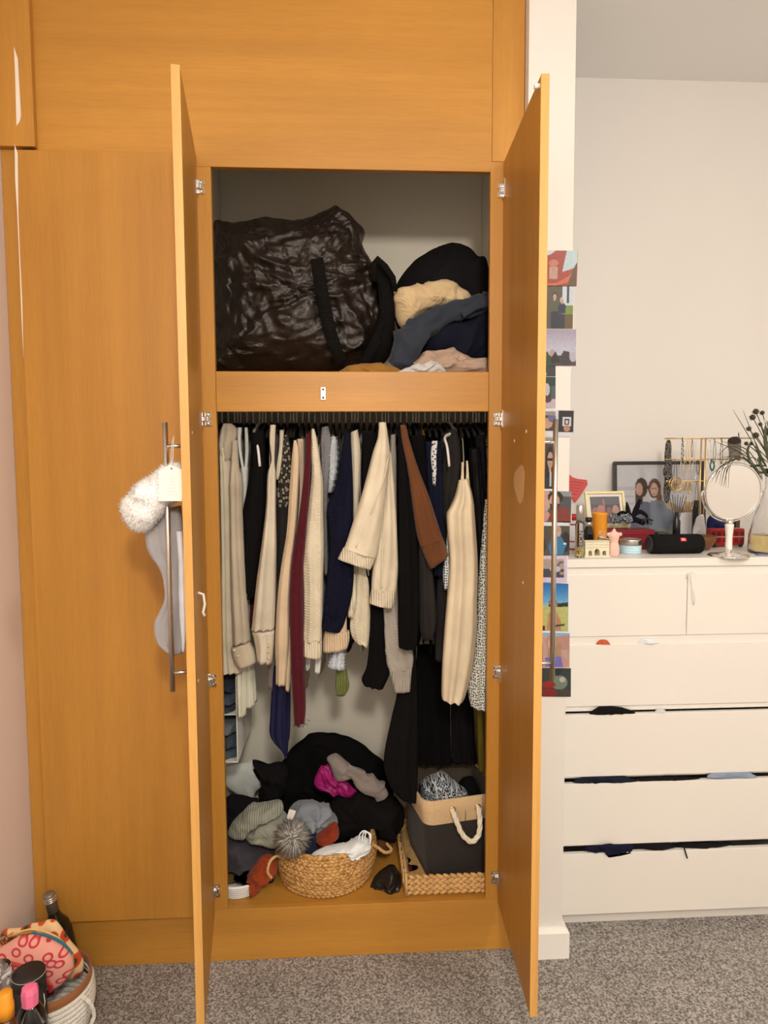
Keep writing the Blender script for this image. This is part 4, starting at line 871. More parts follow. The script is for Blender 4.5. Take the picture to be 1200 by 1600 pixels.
# folded jeans in a hanging shelf by the wardrobe side
t = thing('hanging_organiser', 'off-white fabric hanging organiser with jeans inside by the wardrobe side', 'organiser', (-.46, .27, .72))
M_ORG = fab(alb((206, 196, 172), 1.1))
q0 = at(374, 1060, .12); q1 = at(372, 1190, .12)
obj('side_panel', MB().box(q1.x-.003, q1.x, .12, .42, q1.z, q0.z+.004), M_ORG, t, smooth=False)
obj('hanging_strap', MB().box(-.4985, -.4965, .275, .305, q1.z, 1.737), M_ORG, t, smooth=False)
for zz_ in (q1.z, (q1.z+q0.z)/2+.02):
    obj('shelf', MB().box(-.494, q1.x, .12, .42, zz_-.003, zz_), M_ORG, t, smooth=False)
for k, (y0, y1) in enumerate(((1175, 1190), (1151, 1174), (1128, 1152), (1106, 1118), (1086, 1106), (1062, 1086))):
    a = at(360, y1 if k else 1188, .14); h = (y1-y0)/FPX*2.1
    dn = [lin((70, 80, 92)), lin((56, 66, 80)), lin((90, 98, 106)), lin((48, 56, 70)), lin((64, 74, 88)), lin((36, 42, 54))][k]
    mb = lump_mb([(-.492, a.z+.002), (-.492, a.z+h), (-.45, a.z+h*1.05), (q1.x-.006, a.z+h*.95), (q1.x-.005, a.z+.002), (-.45, a.z)], .24, .12, wr=.008, ws=30, seed=50+k, px_=False, nb=48)
    top_ = at(360, (1150, 1130, 1126, 1092, 1072, 1060)[k], .14).z
    for v in mb.v: v.x = max(-.493, min(q1.x-.0042, v.x)); v.z = max(a.z+.001, min(a.z+h*.96, v.z))
    o = obj('folded_jeans', mb, fab(dn, 'denim')); tag(o, 'folded denim jeans, '+('lowest of the lower organiser stack', 'middle of the lower organiser stack', 'top of the lower organiser stack', 'lowest of the upper organiser stack', 'middle of the upper organiser stack', 'top of the upper organiser stack')[k], 'jeans', 'folded jeans in the hanging organiser')

# ------------------------------------------------------------------ stocking on the left door handle
t = thing('christmas_stocking', 'grey velvet stocking with white fur cuff hanging on the left door handle', 'stocking', tuple(at(262, 1020, -.335)))
GV = fab(alb((152, 140, 128), 1.15))
hpx = [(258, 800), (282, 790), (289, 830), (290, 900), (293, 960), (292, 1010), (285, 1022), (270, 1020), (254, 1008), (243, 992), (241, 980), (246, 965), (254, 948), (258, 930), (256, 905), (248, 885), (238, 872), (229, 855), (227, 830), (232, 815)]
def two(outl, Y, th, seed, **kw): return lump_mb(outl, Y, th, seed=seed, **kw)
obj('foot_and_leg', sleeve_mb([(230, 800, 282, 790), (227, 832, 287, 830), (232, 862, 289, 860), (248, 885, 290, 880), (256, 905, 290, 905), (258, 935, 292, 930), (250, 955, 293, 955), (243, 968, 293, 970), (241, 985, 292, 990), (247, 1003, 290, 1008), (262, 1017, 284, 1021)], -.335, dp=.026, fold=.3, k=2, seed=4, hem=False), GV, t)
obj('lining_fold', sleeve_mb([(276, 830, 285, 830), (279, 880, 290, 880), (280, 940, 292, 940), (283, 990, 291, 990), (285, 1018, 289, 1018)], -.362, dp=.012, fold=.2, k=1, seed=6, hem=False), fab(alb((206, 196, 184), 1.1)), t)
cf = obj('fur_cuff', lump_mb([(256, 728), (268, 722), (284, 728), (288, 750), (280, 775), (258, 800), (238, 822), (224, 831), (206, 826), (194, 808), (192, 788), (204, 770), (222, 752), (240, 740)], -.375, .045, wr=.008, ws=22, seed=60, nb=80), fab(alb((240, 230, 212), 1.1), 'fur'), t)
fur_on(cf, 3600, .011, .0009, fab(alb((242, 233, 216), 1.1), 'fur'), cf, 3)
tgo = thing('gift_tag', 'cream card gift tag tied over the white fur cuff', 'tag', tuple(at(268, 780, -.43)))
tp = [(248, 737), (266, 726), (284.5, 734), (284.5, 783), (248, 783)]
q = [at(x, y, -.43) for x, y in tp]
obj('card', MB().prism([(v.x, v.z) for v in q], -.4308, -.4296), M_PAPER, tgo, smooth=False)
mk = MB()
for r_ in range(7):
    for k in range(r_+1):
        v = at(269+(k-r_/2)*2.6+.6*math.sin(r_*7+k*3), 742+r_*5.2+.8*math.sin(k*5+r_), -.4311); mk.box(v.x-.0006, v.x+.0009, -.4312, -.4307, v.z-.0005, v.z+.0005)
obj('printed_dots', mk, plain('faint_print', lin((150, 146, 140)), .8), tgo, smooth=False)
v = at(268, 732, -.4311); obj('eyelet', MB().lathe([(.001, .0004), (.0022, .0004), (.0022, -.0006)], v, 10, Matrix.Rotation(math.pi/2, 4, 'X')), M_BLACKP, tgo)
obj('string', MB().tube([at(268, 732, -.4315), at(270, 715, -.425), at(271, 690, -.415), at(272, 681, -.40), at(269, 690, -.4), at(267, 715, -.42), at(268, 732, -.432)], .0009, 6), fab(alb((210, 200, 180), 1)), tgo)

# ------------------------------------------------------------------ printed pictures
m, nt, b = newmat('photo_print'); M_PRINT = m
at_ = nd(nt, 'ShaderNodeAttribute'); at_.attribute_name = 'print'; nt.links.new(at_.outputs['Color'], b.inputs['Base Color']); b.inputs['Roughness'].default_value = .35
def inside(sh, u, v):
    k = sh[0]
    if k == 'r': return sh[1] <= u <= sh[3] and sh[2] <= v <= sh[4]
    if k == 'e': return ((u-sh[1])/sh[3])**2+((v-sh[2])/sh[4])**2 <= 1
    if k == 'p':
        P = sh[1]; c = False; j = len(P)-1
        for i in range(len(P)):
            if (P[i][1] > v) != (P[j][1] > v) and u < (P[j][0]-P[i][0])*(v-P[i][1])/(P[j][1]-P[i][1])+P[i][0]: c = not c
            j = i
        return c
def picture(name, O, ex, ey, bg, shapes, parent, nx=66, ny=76, grain=.12, seed=0, k=.72, curl=0):
    """flat print: O is the top left corner, ex and ey the edges; u to the right, v downward, colours as printed"""
    nrm = ex.cross(ey).normalized()
    if nrm.y > 0: nrm = -nrm
    vs = []; cols = []
    for j in range(ny+1):
        for i in range(nx+1):
            u, v = i/nx, j/ny; p = O+ex*u+ey*v+nrm*curl*(u*u)
            vs.append(p); c = bg(u, v) if callable(bg) else bg
            for s in shapes:
                if inside(s, u, v): c = s[-1]
            g = 1+grain*noise.noise(Vector((u*14+seed, v*14, seed)))+grain*.6*noise.noise(Vector((u*40, v*40+seed, 1)))
            l = alb(c, k*g); cols.append((*l, 1))
    fs = [(j*(nx+1)+i, (j+1)*(nx+1)+i, (j+1)*(nx+1)+i+1, j*(nx+1)+i+1) for j in range(ny) for i in range(nx)]
    o = obj(name, MB().add(vs, fs), M_PRINT, parent, smooth=False)
    a = o.data.color_attributes.new('print', 'FLOAT_COLOR', 'POINT')
    for i, c in enumerate(cols): a.data[i].color = c
    return o
SK = (214, 168, 138); HRB = (62, 42, 32); BLK = (24, 22, 22)
def person(cx, cy, s, shirt, hair=HRB, skin=SK, long=False):
    out = [('e', cx, cy+s*2.1, s*1.5, s*1.5, shirt), ('r', cx-s*1.4, cy+s*2.0, cx+s*1.4, cy+s*4.2, shirt)]
    out.append(('e', cx, cy-s*.2, s*.85, s*1.05, hair))
    if long: out.append(('r', cx-s*.8, cy-s*.2, cx+s*.8, cy+s*1.9, hair))
    out += [('e', cx, cy+s*.1, s*.58, s*.8, skin), ('r', cx-s*.25, cy+s*.7, cx+s*.25, cy+s*1.2, skin)]
    out += [('e', cx-s*.22, cy, s*.1, s*.1, (60, 40, 36)), ('e', cx+s*.22, cy, s*.1, s*.1, (60, 40, 36)), ('r', cx-s*.2, cy+s*.42, cx+s*.2, cy+s*.5, (150, 80, 76))]
    return out
PG = 'photo prints stuck on the pillar'
def print_on_pillar(label, tl, tr, br, bl, bg, shapes, border=0, seed=0, lift=.0):
    Y = YP-.0016-lift
    P = [at(x, y, Y) for x, y in (tl, tr, br, bl)]
    c = sum(P, Vector())/4
    t = thing('photo_print', label, 'photo', (c.x, Y, min(p.z for p in P)), PG)
    obj('paper', MB().prism([(p.x, p.z) for p in P], Y-.0004, Y+.0006), M_PAPER, t, smooth=False)
    O = P[0]+Vector((0, -.0007, 0)); ex = P[1]-P[0]; ey = P[3]-P[0]
    if border: O = O+ex*border+ey*border; ex = ex*(1-2*border); ey = ey*(1-2*border)
    picture('image', O, ex, ey, bg, shapes, t, seed=seed)
g2 = lambda a, b_, s=1.0: (lambda u, v: tuple(a[i]+(b_[i]-a[i])*min(1, v*s) for i in range(3)))
print_on_pillar('photo of red building with sweeping orange roof, topmost on the pillar', (841, 391), (903, 392), (900, 447), (839, 447), (168, 62, 48),
  [('p', [(0, 0), (.45, 0), (.3, .12), (0, .2)], (206, 208, 200)), ('p', [(.72, 0), (1, 0), (1, .45), (.62, .6)], (190, 204, 196)), ('p', [(0, .95), (.5, .9), (.8, .7), (.92, .5), (.95, .6), (.8, .88), (.4, 1), (0, 1)], (206, 104, 58)), ('p', [(.9, .5), (1, .3), (1, 1), (.75, 1)], (104, 70, 50)), ('r', .3, .45, .5, .8, (196, 150, 120)), ('e', .4, .35, .12, .1, (200, 120, 90))], seed=1)
print_on_pillar('photo of two people in front of a big tree trunk', (838, 446), (896, 447), (896, 514), (837, 513), (92, 80, 62),
  [('r', .7, 0, 1, .45, (206, 208, 206)), ('r', .72, .45, 1, .66, (124, 140, 62)), ('r', .72, .66, 1, 1, (106, 84, 50)), ('r', .82, 0, .88, .4, (60, 56, 50)), ('r', 0, 0, .18, 1, (60, 54, 42))]+person(.5, .25, .08, (84, 86, 62))+[('r', .4, .6, .62, 1, (44, 46, 56))]+person(.7, .35, .07, (40, 46, 70), (196, 190, 180))+[('r', .62, .66, .78, 1, (48, 50, 58))], seed=2)
print_on_pillar('photo with mauve wall above two lounging figures', (836, 514), (900, 515), (900, 568), (836, 571), g2((168, 152, 160), (196, 186, 190), 2),
  [('r', 0, .72, 1, 1, (84, 66, 66)), ('p', [(.2, .7), (.3, .6), (.36, .75), (.42, 1), (.2, 1)], (40, 74, 50)), ('e', .42, .66, .06, .1, (190, 150, 130)), ('p', [(.38, .8), (.5, .6), (.62, .9), (.4, .95)], (44, 40, 40)), ('p', [(.62, .75), (.7, .58), (.84, .62), (.86, .96), (.64, .96)], (66, 60, 58)), ('e', .93, .75, .09, .14, (186, 176, 178))], seed=3)
print_on_pillar('narrow dark green night photo half hidden by the right door', (834, 571), (868, 571), (867, 588), (834, 588), (44, 50, 46), [('r', .6, .2, 1, .9, (62, 58, 62)), ('e', .5, .8, .1, .2, (160, 160, 90))], seed=4)
print_on_pillar('photo of pale figure before dark green foliage', (834, 589), (868, 589), (866, 638), (834, 638), (38, 60, 50), [('r', .3, .7, 1, 1, (200, 176, 174)), ('e', .6, .4, .14, .2, (196, 186, 180)), ('r', .8, .3, 1, .7, (80, 90, 92)), ('e', .62, .72, .2, .1, (90, 50, 48))], seed=5)
print_on_pillar('white strip holding two small photo-booth pictures', (834, 640), (897, 641), (896, 683), (833, 682), (222, 214, 204), [('r', .1, .06, .54, .78, (64, 56, 54)), ('e', .34, .5, .13, .2, (196, 150, 126)), ('e', .45, .3, .1, .16, (110, 100, 130)), ('r', .1, .06, .54, .2, (150, 140, 130)), ('r', .62, .02, .99, .82, (44, 38, 36)), ('r', .72, .26, .93, .6, (214, 208, 200)), ('r', .76, .32, .89, .54, (40, 36, 36)), ('r', .79, .37, .86, .5, (206, 200, 192)), ('e', .83, .68, .08, .12, (190, 130, 100))], seed=6)
print_on_pillar('tall portrait photo of dark-haired person with glasses', (832, 683), (871, 684), (871, 763), (831, 763), (70, 66, 62), [('r', 0, 0, 1, .1, (150, 140, 126)), ('r', .1, .1, .4, .3, (206, 202, 194))]+person(.72, .42, .2, (44, 42, 44), BLK, (196, 150, 126), True)+[('r', .55, .4, .9, .45, BLK), ('r', .7, .66, .78, .95, (196, 190, 186))], seed=7)
print_on_pillar('photo of bearded person in rust red sweater in a bar', (830, 766), (893, 768), (893, 815), (829, 815), (84, 80, 78), [('r', .5, 0, 1, .16, (150, 146, 140)), ('e', .3, .3, .2, .4, (206, 160, 140)), ('e', .28, .8, .2, .2, (204, 150, 130)), ('p', [(.52, .62), (.7, .5), (.95, .55), (1, 1), (.4, 1)], (134, 58, 44)), ('e', .6, .2, .19, .2, (46, 34, 30)), ('e', .58, .34, .13, .24, (204, 152, 130)), ('p', [(.46, .42), (.72, .4), (.66, .62), (.5, .6)], (56, 38, 32)), ('e', .57, .46, .05, .04, (180, 100, 90)), ('e', .53, .3, .02, .02, BLK), ('e', .63, .3, .02, .02, BLK)], seed=8)
print_on_pillar('photo of person in bright blue jacket before dark rocks', (829, 815), (890, 815), (889, 868), (829, 868), (84, 74, 62), [('r', 0, 0, 1, .12, (226, 222, 212)), ('e', .9, .6, .12, .3, (40, 36, 34)), ('e', .66, .3, .12, .18, (208, 170, 150)), ('e', .66, .22, .12, .1, (196, 150, 120)), ('p', [(.55, .44), (.78, .44), (.92, .7), (.82, .98), (.5, .98), (.46, .75)], (58, 120, 150)), ('r', .655, .46, .67, .96, (206, 220, 224)), ('r', .84, .62, .92, .68, (220, 224, 224)), ('e', .25, .7, .15, .25, (60, 50, 44))], seed=9)
print_on_pillar('pink-bordered photo of swan-necked ornament', (828, 868), (886, 869), (884, 909), (828, 909), (222, 196, 204), [('r', .2, .12, .92, .82, (178, 156, 140)), ('r', .2, .5, .92, .82, (70, 72, 80)), ('p', [(.74, .55), (.72, .35), (.8, .2), (.9, .2), (.9, .27), (.82, .28), (.78, .38), (.82, .55)], (120, 90, 66)), ('e', .68, .5, .15, .12, (198, 190, 182)), ('e', .86, .66, .06, .06, (190, 140, 110))], seed=10)
print_on_pillar('beach photo with deep blue sky and person in sunglasses', (827, 909), (888, 912), (885, 984), (827, 984), g2((28, 104, 168), (130, 184, 206), 2.2), [('p', [(0, .5), (.7, .47), (.86, .4), (1, .4), (1, 1), (0, 1)], (196, 190, 108)), ('p', [(.56, .48), (.7, .42), (1, .39), (1, .48), (.6, .5)], (34, 42, 36)), ('p', [(.5, .62), (.68, .58), (.8, .75), (.82, 1), (.44, 1)], (196, 136, 92)), ('e', .61, .43, .12, .09, (150, 110, 66)), ('e', .6, .48, .09, .09, (206, 156, 120)), ('r', .5, .45, .68, .49, BLK), ('p', [(.62, .88), (.9, .84), (.92, .88), (.64, .92)], (66, 50, 44)), ('r', .2, .9, .4, 1, (70, 50, 40))], seed=11)
print_on_pillar('photo of person with long fair hair before pink rocks', (826, 988), (890, 989), (889, 1043), (826, 1042), (206, 160, 140), [('r', 0, 0, 1, .1, (150, 180, 196)), ('p', [(.7, .1), (1, .05), (1, .5), (.7, .5)], (196, 142, 122)), ('e', .58, .3, .16, .24, (190, 146, 104)), ('r', .46, .3, .8, .7, (184, 140, 100)), ('e', .56, .32, .1, .16, (218, 166, 144)), ('p', [(.4, .72), (.86, .68), (.86, 1), (.4, 1)], (122, 112, 176)), ('p', [(.78, .6), (.96, .8), (.96, 1), (.84, 1)], (206, 150, 128)), ('r', .52, .4, .62, .43, (240, 230, 226)), ('p', [(.2, .3), (.34, .3), (.34, 1), (.2, 1)], (150, 70, 56))], seed=12)
print_on_pillar('dark green abstract picture with red patches, lowest on the pillar', (825, 1043), (892, 1044), (890, 1088), (825, 1088), (50, 62, 54), [('e', .72, .5, .2, .25, (120, 130, 104)), ('e', .48, .58, .16, .12, (160, 34, 30)), ('e', .5, .86, .18, .14, (140, 28, 26)), ('e', .8, .4, .07, .1, (196, 180, 160)), ('p', [(.55, .05), (.8, .05), (.7, .3)], (30, 36, 34)), ('e', .85, .85, .13, .13, (80, 64, 46)), ('r', .2, .2, .34, .8, (60, 70, 66))], seed=13)

# ------------------------------------------------------------------ chest of drawers
YC, XC0, XC1, ZT_ = .092, .645, 1.455, at(890, 874, .092).z
ch = thing('chest_of_drawers', 'tall white six-drawer chest with several drawers left ajar', 'chest of drawers', (1.05, .33, 0))
def cp(name, x0, x1, y0, y1, z0, z1, mat=M_WHITE, par=ch, bevel=.0015): return obj(name, MB().box(x0, x1, y0, y1, z0, z1), mat, par, smooth=False, bevel=bevel)
tz = at(890, 887, YC).z
cp('top', XC0-.002, XC1+.002, YC-.004, .575, tz, ZT_)
zpl = at(890, 1423, YC).z-.002
cp('side_panel', XC0, XC0+.016, YC+.019, .575, 0, tz); cp('side_panel', XC1-.016, XC1, YC+.019, .575, 0, tz)
cp('back_panel', XC0+.016, XC1-.016, .566, .575, .02, tz); cp('plinth', XC0+.016, XC1-.016, YC+.012, YC+.03, 0, zpl+.004)
rows = [(898.5, 995.5), (1008, 1104.5), (1116, 1212.5), (1222, 1317.5), (1329, 1423)]
ROWZ = [(at(890, a, YC).z, at(890, b_, YC).z) for a, b_ in rows]
pull = [0, .002, .010, .016, .022]
XM = at(1073.5, 945, YC).x
def drawer(x0, x1, zt, zb, pl):
    d = obj('drawer', MB().box(x0, x1, YC-pl, YC+.018-pl, zb, zt), M_WHITE, ch, smooth=False, bevel=.0018)
    y0 = YC+.018-pl; zi = zt-.045
    bx = MB().box(x0+.022, x0+.034, y0, .53, zb+.01, zi).box(x1-.034, x1-.022, y0, .53, zb+.01, zi).box(x0+.022, x1-.022, .52, .53, zb+.01, zi).box(x0+.022, x1-.022, y0, .53, zb+.01, zb+.016)
    obj('drawer_box', bx, M_WHITE, d, smooth=False); return d
drawer(XC0, XM-.001, *ROWZ[0], pull[0]); drawer(XM+.001, XC1, *ROWZ[0], pull[0])
for r, pl_ in list(zip(ROWZ, pull))[1:]: drawer(XC0, XC1, *r, pl_)
cp('front_rail', XC0+.016, XC1-.016, YC+.004, YC+.02, ROWZ[0][0]-.004, tz)
cp('front_rail', XC0+.016, XC1-.016, YC+.004, YC+.02, ROWZ[1][0]-.004, ROWZ[0][1]+.01)
for k in (2, 3, 4):
    cp('front_rail', XC0+.016, XC1-.016, YC+.004, YC+.02, ROWZ[k][0]+(.007, .010, .012)[k-2], ROWZ[k-1][1]+.01)
DG = 'clothes poking out of the chest drawers'
def peek(name, label, cat, x0, x1, ytop, ybot, Y, mat, seed, th=.03, xt=.5):
    pts = [(x0, ybot), (x0+(x1-x0)*.12, ytop+(ybot-ytop)*.3), (x0+(x1-x0)*xt*.8, ytop), (x0+(x1-x0)*(xt+.25), ytop+1), (x0+(x1-x0)*.9, ytop+(ybot-ytop)*.5), (x1, ybot), ((x0+x1)/2, ybot+1.5)]
    o = cloth(name, label, cat, pts, Y, th, mat, DG, wr=.006, ws=30, seed=seed, nb=48, nr=8)
    SOFT.pop()                                        # lies on the front edge of its own drawer, below the drawer above
    zc_ = at((x0+x1)/2, (ytop+ybot)/2, Y).z; kk = min(range(1, 5), key=lambda q: abs((ROWZ[q][0]+ROWZ[q-1][1])/2-zc_))
    for v in o.data.vertices:
        w = v.co+WL[o.name]; w.y = min(w.y, YC+.0038); w.z = max(ROWZ[kk][0]-.0003, min(ROWZ[kk-1][1]+.0003, w.z)); v.co = w-WL[o.name]
    return o
peek('orange_sock', 'orange sock tip poking out of the second drawer row', 'sock', 931, 954, 999, 1009, YC+.001, fab(lin((190, 92, 58))), 70, .006)
peek('white_sports_bra', 'white strap bundle poking out of the second drawer row', 'underwear', 997, 1030, 997, 1007, YC+.001, fab(alb((210, 202, 190), 1.1)), 71, .006)
peek('black_vest', 'black vest bulging from the third drawer row', 'vest', 922, 992, 1103, 1116, YC-.004, fab((.008, .008, .009)), 72, .010, .35)
peek('pale_sock', 'pale sock edge in the third drawer row gap', 'sock', 1022, 1042, 1107, 1114, YC-.002, fab(alb((196, 186, 170), 1)), 77, .012)
peek('dark_jeans', 'dark navy jeans filling the fourth drawer row gap', 'jeans', 897, 998, 1211, 1223, YC-.006, fab(lin((28, 34, 48)), 'denim'), 73, .012)
peek('black_trackpants', 'black trousers lying along the fourth drawer row gap', 'trousers', 985, 1110, 1213, 1221, YC-.002, fab((.009, .009, .011)), 74, .010)
peek('pale_denim_shorts', 'faded pale denim shorts at the fourth drawer row gap', 'shorts', 1106, 1182, 1202, 1215, YC-.006, fab(alb((132, 136, 142), 1.05), 'denim'), 75, .012)
t = thing('navy_pyjamas', 'navy pyjamas spilling over the front of the bottom drawer', 'pyjamas', tuple(at(955, 1336, YC-.03)), DG)
NB = fab(lin((26, 28, 48)))
pj = obj('waist', lump_mb([(913, 1327), (930, 1316), (950, 1311), (972, 1317), (990, 1320), (985, 1330), (965, 1335), (949, 1337), (944, 1330), (928, 1331)], YC-.012, .014, wr=.006, ws=34, seed=76, nb=60), NB, t)
for v in pj.data.vertices:
    w = v.co+WL[pj.name]
    if w.z < ROWZ[4][0]: w.y = min(w.y, YC-.0222)
    else: w.y = min(w.y, YC+.0038); w.z = min(w.z, ROWZ[3][1])
    v.co = w-WL[pj.name]
obj('corner', lump_mb([(936, 1322), (955, 1318), (966, 1326), (955, 1334), (948, 1337), (944, 1330)], YC-.028, .007, wr=.003, ws=34, seed=78, nb=40), NB, t)
peek('black_tights', 'black tights stretched along the bottom drawer gap', 'tights', 985, 1054, 1311, 1324, YC-.010, fab((.009, .009, .011)), 79, .012)
t = thing('black_drawstring_shorts', 'black shorts in the bottom drawer with a dangling drawstring', 'shorts', tuple(at(1070, 1340, YC-.02)), DG)
ds = obj('waist', lump_mb([(1056, 1321), (1066, 1313), (1090, 1312), (1120, 1314), (1140, 1320), (1100, 1330)], YC+.006, .022, wr=.005, ws=30, seed=80, nb=44), fab((.009, .009, .011)), t)
for v in ds.data.vertices:
    w = v.co+WL[ds.name]; w.y = min(w.y, YC+.0038); w.z = max(ROWZ[4][0]-.0003, min(ROWZ[3][1]+.0003, w.z)); v.co = w-WL[ds.name]
obj('drawstring', MB().tube([at(1066, 1318, YC-.008), at(1068, 1322, YC-.026), at(1071, 1331, YC-.027), at(1074, 1341, YC-.027)], .0022, 7), fab((.012, .012, .014)), t)
o = obj('ribbon_loop', MB().tube([at(1073, 905, YC-.004), at(1074, 896, YC-.008), at(1080, 892, YC-.008), at(1087, 893, YC-.006), at(1080, 897, YC-.01), at(1081, 910, YC-.006), at(1086, 930, YC-.006), at(1084, 945, YC-.006), at(1082, 925, YC-.005), at(1081, 905, YC-.004)], .0015, 6), fab(alb((232, 222, 204), 1.1)))
tag(o, 'white ribbon hanging from the chest top between the two small drawers', 'ribbon')

# ------------------------------------------------------------------ on top of the chest
ZK = ZT_
def sp(x, y): return atz(x, y, ZK)                    # standing point of a base seen at a pixel
def mm_(Y): return (Y-CY)*1.003/FPX                   # metres per pixel at depth Y
def hz(p, y): return at(600, y, p.y).z+ (at(px(p)[0], y, p.y).z-at(600, y, p.y).z)
def text_mesh(txt, size, depth=.0004):
    cu = bpy.data.curves.new('t', 'FONT'); cu.body = txt; cu.size = size; cu.extrude = depth; cu.align_x = 'CENTER'; cu.align_y = 'CENTER'
    ob = bpy.data.objects.new('t', cu); COL.objects.link(ob); bpy.context.view_layer.update()
    me = bpy.data.meshes.new_from_object(ob.evaluated_get(bpy.context.evaluated_depsgraph_get())); mb = MB()
    mb.add([v.co.copy() for v in me.vertices], [tuple(q.vertices) for q in me.polygons]); bpy.data.objects.remove(ob); bpy.data.curves.remove(cu); return mb
def place(mb, M): 
    for v in mb.v: v[:] = M @ v
    return mb
FRONT = Matrix.Rotation(math.pi/2, 4, 'X')           # text facing -y
GL = glass('clear_glass')
# perfume spray
p = sp(905, 871); k = mm_(p.y); H = hz(p, 816)-ZK; r = 7*k
t = thing('perfume_spray', 'slim clear perfume spray bottle with silver cap', 'perfume', p)
obj('bottle', MB().lathe([(.001, 0), (r*.95, 0), (r, .003), (r, H-.004), (r*.8, H), (.001, H)], p, 24), GL, t)
obj('perfume_liquid', MB().lathe([(.001, .006), (r*.78, .006), (r*.78, H*.3), (.001, H*.3)], p, 20), glass('perfume_yellow', (.85, .8, .35), 0, 1.33), t)
zc = hz(p, 789)
obj('cap', MB().lathe([(r*.82, H), (r*.84, zc-ZK-.002), (r*.7, zc-ZK), (.001, zc-ZK)], p, 24), M_STEEL, t)
obj('lettering', place(text_mesh('EDEN', .021), Matrix.Translation(p+Vector((.0, -r-.0006, H*.55))) @ Matrix.Rotation(-math.pi/2, 4, 'Y') @ FRONT), M_BLACKP, t)
# red and white tube
p = sp(894, 864); t = thing('cream_tube', 'white and red cosmetic tube standing behind the perfume spray', 'cosmetics', p)
k = mm_(p.y); r = 6.5*k; H = hz(p, 813)-ZK
obj('tube_body', MB().lathe([(.001, 0), (r, 0), (r, H), (.001, H)], p, 20), plain('tube_white', alb((214, 200, 186)), .4), t)
for z0, z1 in ((.1, .16), (.34, .38), (.86, .9)): obj('red_band', MB().lathe([(r*1.01, H*z0), (r*1.02, H*(z0+z1)/2), (r*1.01, H*z1)], p, 20), plain('tube_red', lin((150, 30, 34)), .4), t)
obj('cap', MB().lathe([(r*.9, H), (r*.9, hz(p, 803)-ZK), (.001, hz(p, 803)-ZK)], p, 20), plain('cap_red', lin((176, 28, 34)), .35), t)
# dark faceted perfume with silver collar
p = sp(919, 862); t = thing('black_perfume', 'black faceted perfume bottle with silver collar behind the little arch', 'perfume', p)
k = mm_(p.y); r = 9.5*k; H = hz(p, 822)-ZK
obj('bottle', MB().lathe([(r*.8, 0), (r, H*.3), (r*.95, H*.7), (r*.5, H), (.001, H)], p, 6), plain('black_glass', (.008, .008, .01), .12), t, smooth=False)
obj('collar', MB().lathe([(r*.48, H), (r*.48, H+.016), (.001, H+.016)], p, 20), M_CHROME, t)
obj('cap', MB().lathe([(r*.55, H+.016), (r*.55, H+.03), (.001, H+.031)], p, 20), M_BLACKP, t)
# yellow jar candle
p = sp(936, 861); t = thing('jar_candle', 'orange-yellow jar candle with a printed label', 'candle', p)
k = mm_(p.y); r = 11.8*k; H = hz(p, 801)-ZK
obj('wax', MB().lathe([(.001, .003), (r*.9, .003), (r*.9, H*.86), (.001, H*.86)], p, 32), plain('yellow_wax', lin((232, 150, 30)), .5, noise_amt=.04), t)
obj('jar', MB().lathe([(r*.97, 0), (r, .004), (r, H-.008), (r*1.03, H-.006), (r*1.03, H), (r*.95, H), (r*.93, H-.01), (r*.92, .004), (.001, .002)], p, 32), plain('amber_jar', lin((226, 150, 44)), .15), t)
lb_ = MB(); 
for j in range(9):
    pass
lb_.rings([[p+Vector((r*1.01*math.sin(a), -r*1.01*math.cos(a), z)) for a in [x*.12-.5 for x in range(10)]]for z in (H*.2, H*.55)], False, False, False)
obj('label', lb_, plain('candle_label', lin((214, 150, 90)), .6, noise_amt=.4, nscale=90), t)
# small patterned box
p = sp(937, 866); t = thing('matchbox', 'small brown patterned box tilted behind the little arch', 'box', p)
obj('sleeve', MB().box(-.018, .018, -.008, .008, 0, .052, Matrix.Translation(p+Vector((0, .0, .004))) @ Matrix.Rotation(.25, 4, 'Y')), plain('brown_marble_card', lin((150, 116, 82)), .6, noise_amt=.45, nscale=70), t, smooth=False, bevel=.001)
obj('tray', MB().box(-.016, .016, -.0065, .0065, .05, .055, Matrix.Translation(p+Vector((0, .0, .004))) @ Matrix.Rotation(.25, 4, 'Y')), M_PAPER, t, smooth=False)
# arched ornament
p = sp(933, 871); k = mm_(p.y); t = thing('arch_ornament', 'small stone-coloured ornament with three arches on a slab', 'ornament', p)
M_STN = plain('cast_stone', alb((216, 196, 156), 1.05), .8, noise_amt=.12, nscale=60)
w = 19.5*k; ht = hz(p, 845)-ZK; bs = .006; dpt = .022
obj('base_slab', MB().box(p.x-w*1.08, p.x+w*1.08, p.y-.004, p.y+dpt+.006, ZK, ZK+bs), M_STN, t, smooth=False, bevel=.0008)
def arch_wall(x0, x1, z0, z1, holes):
    mb = MB(); xs = [x0]; y0, y1 = p.y, p.y+dpt
    for (c, hw, h) in holes:
        mb.box(xs[-1], c-hw, y0, y1, z0, z1); n = 10; top = []
        for i in range(n+1):
            a = math.pi*(1-i/n); top.append((c+hw*math.cos(a), z0+h-hw+hw*math.sin(a)))
        for i in range(n): mb.prism([top[i], top[i+1], (top[i+1][0], z1), (top[i][0], z1)], y0, y1)
        xs.append(c+hw)
    mb.box(xs[-1], x1, y0, y1, z0, z1); return mb
obj('arcade', arch_wall(p.x-w, p.x+w, ZK+bs, ZK+ht*.62, [(p.x-w*.58, w*.15, .016), (p.x+.0, w*.22, .022), (p.x+w*.6, w*.15, .016)]), M_STN, t, smooth=False)
obj('attic', MB().box(p.x-w, p.x+w, p.y, p.y+dpt, ZK+ht*.62, ZK+ht*.94), M_STN, t, smooth=False)
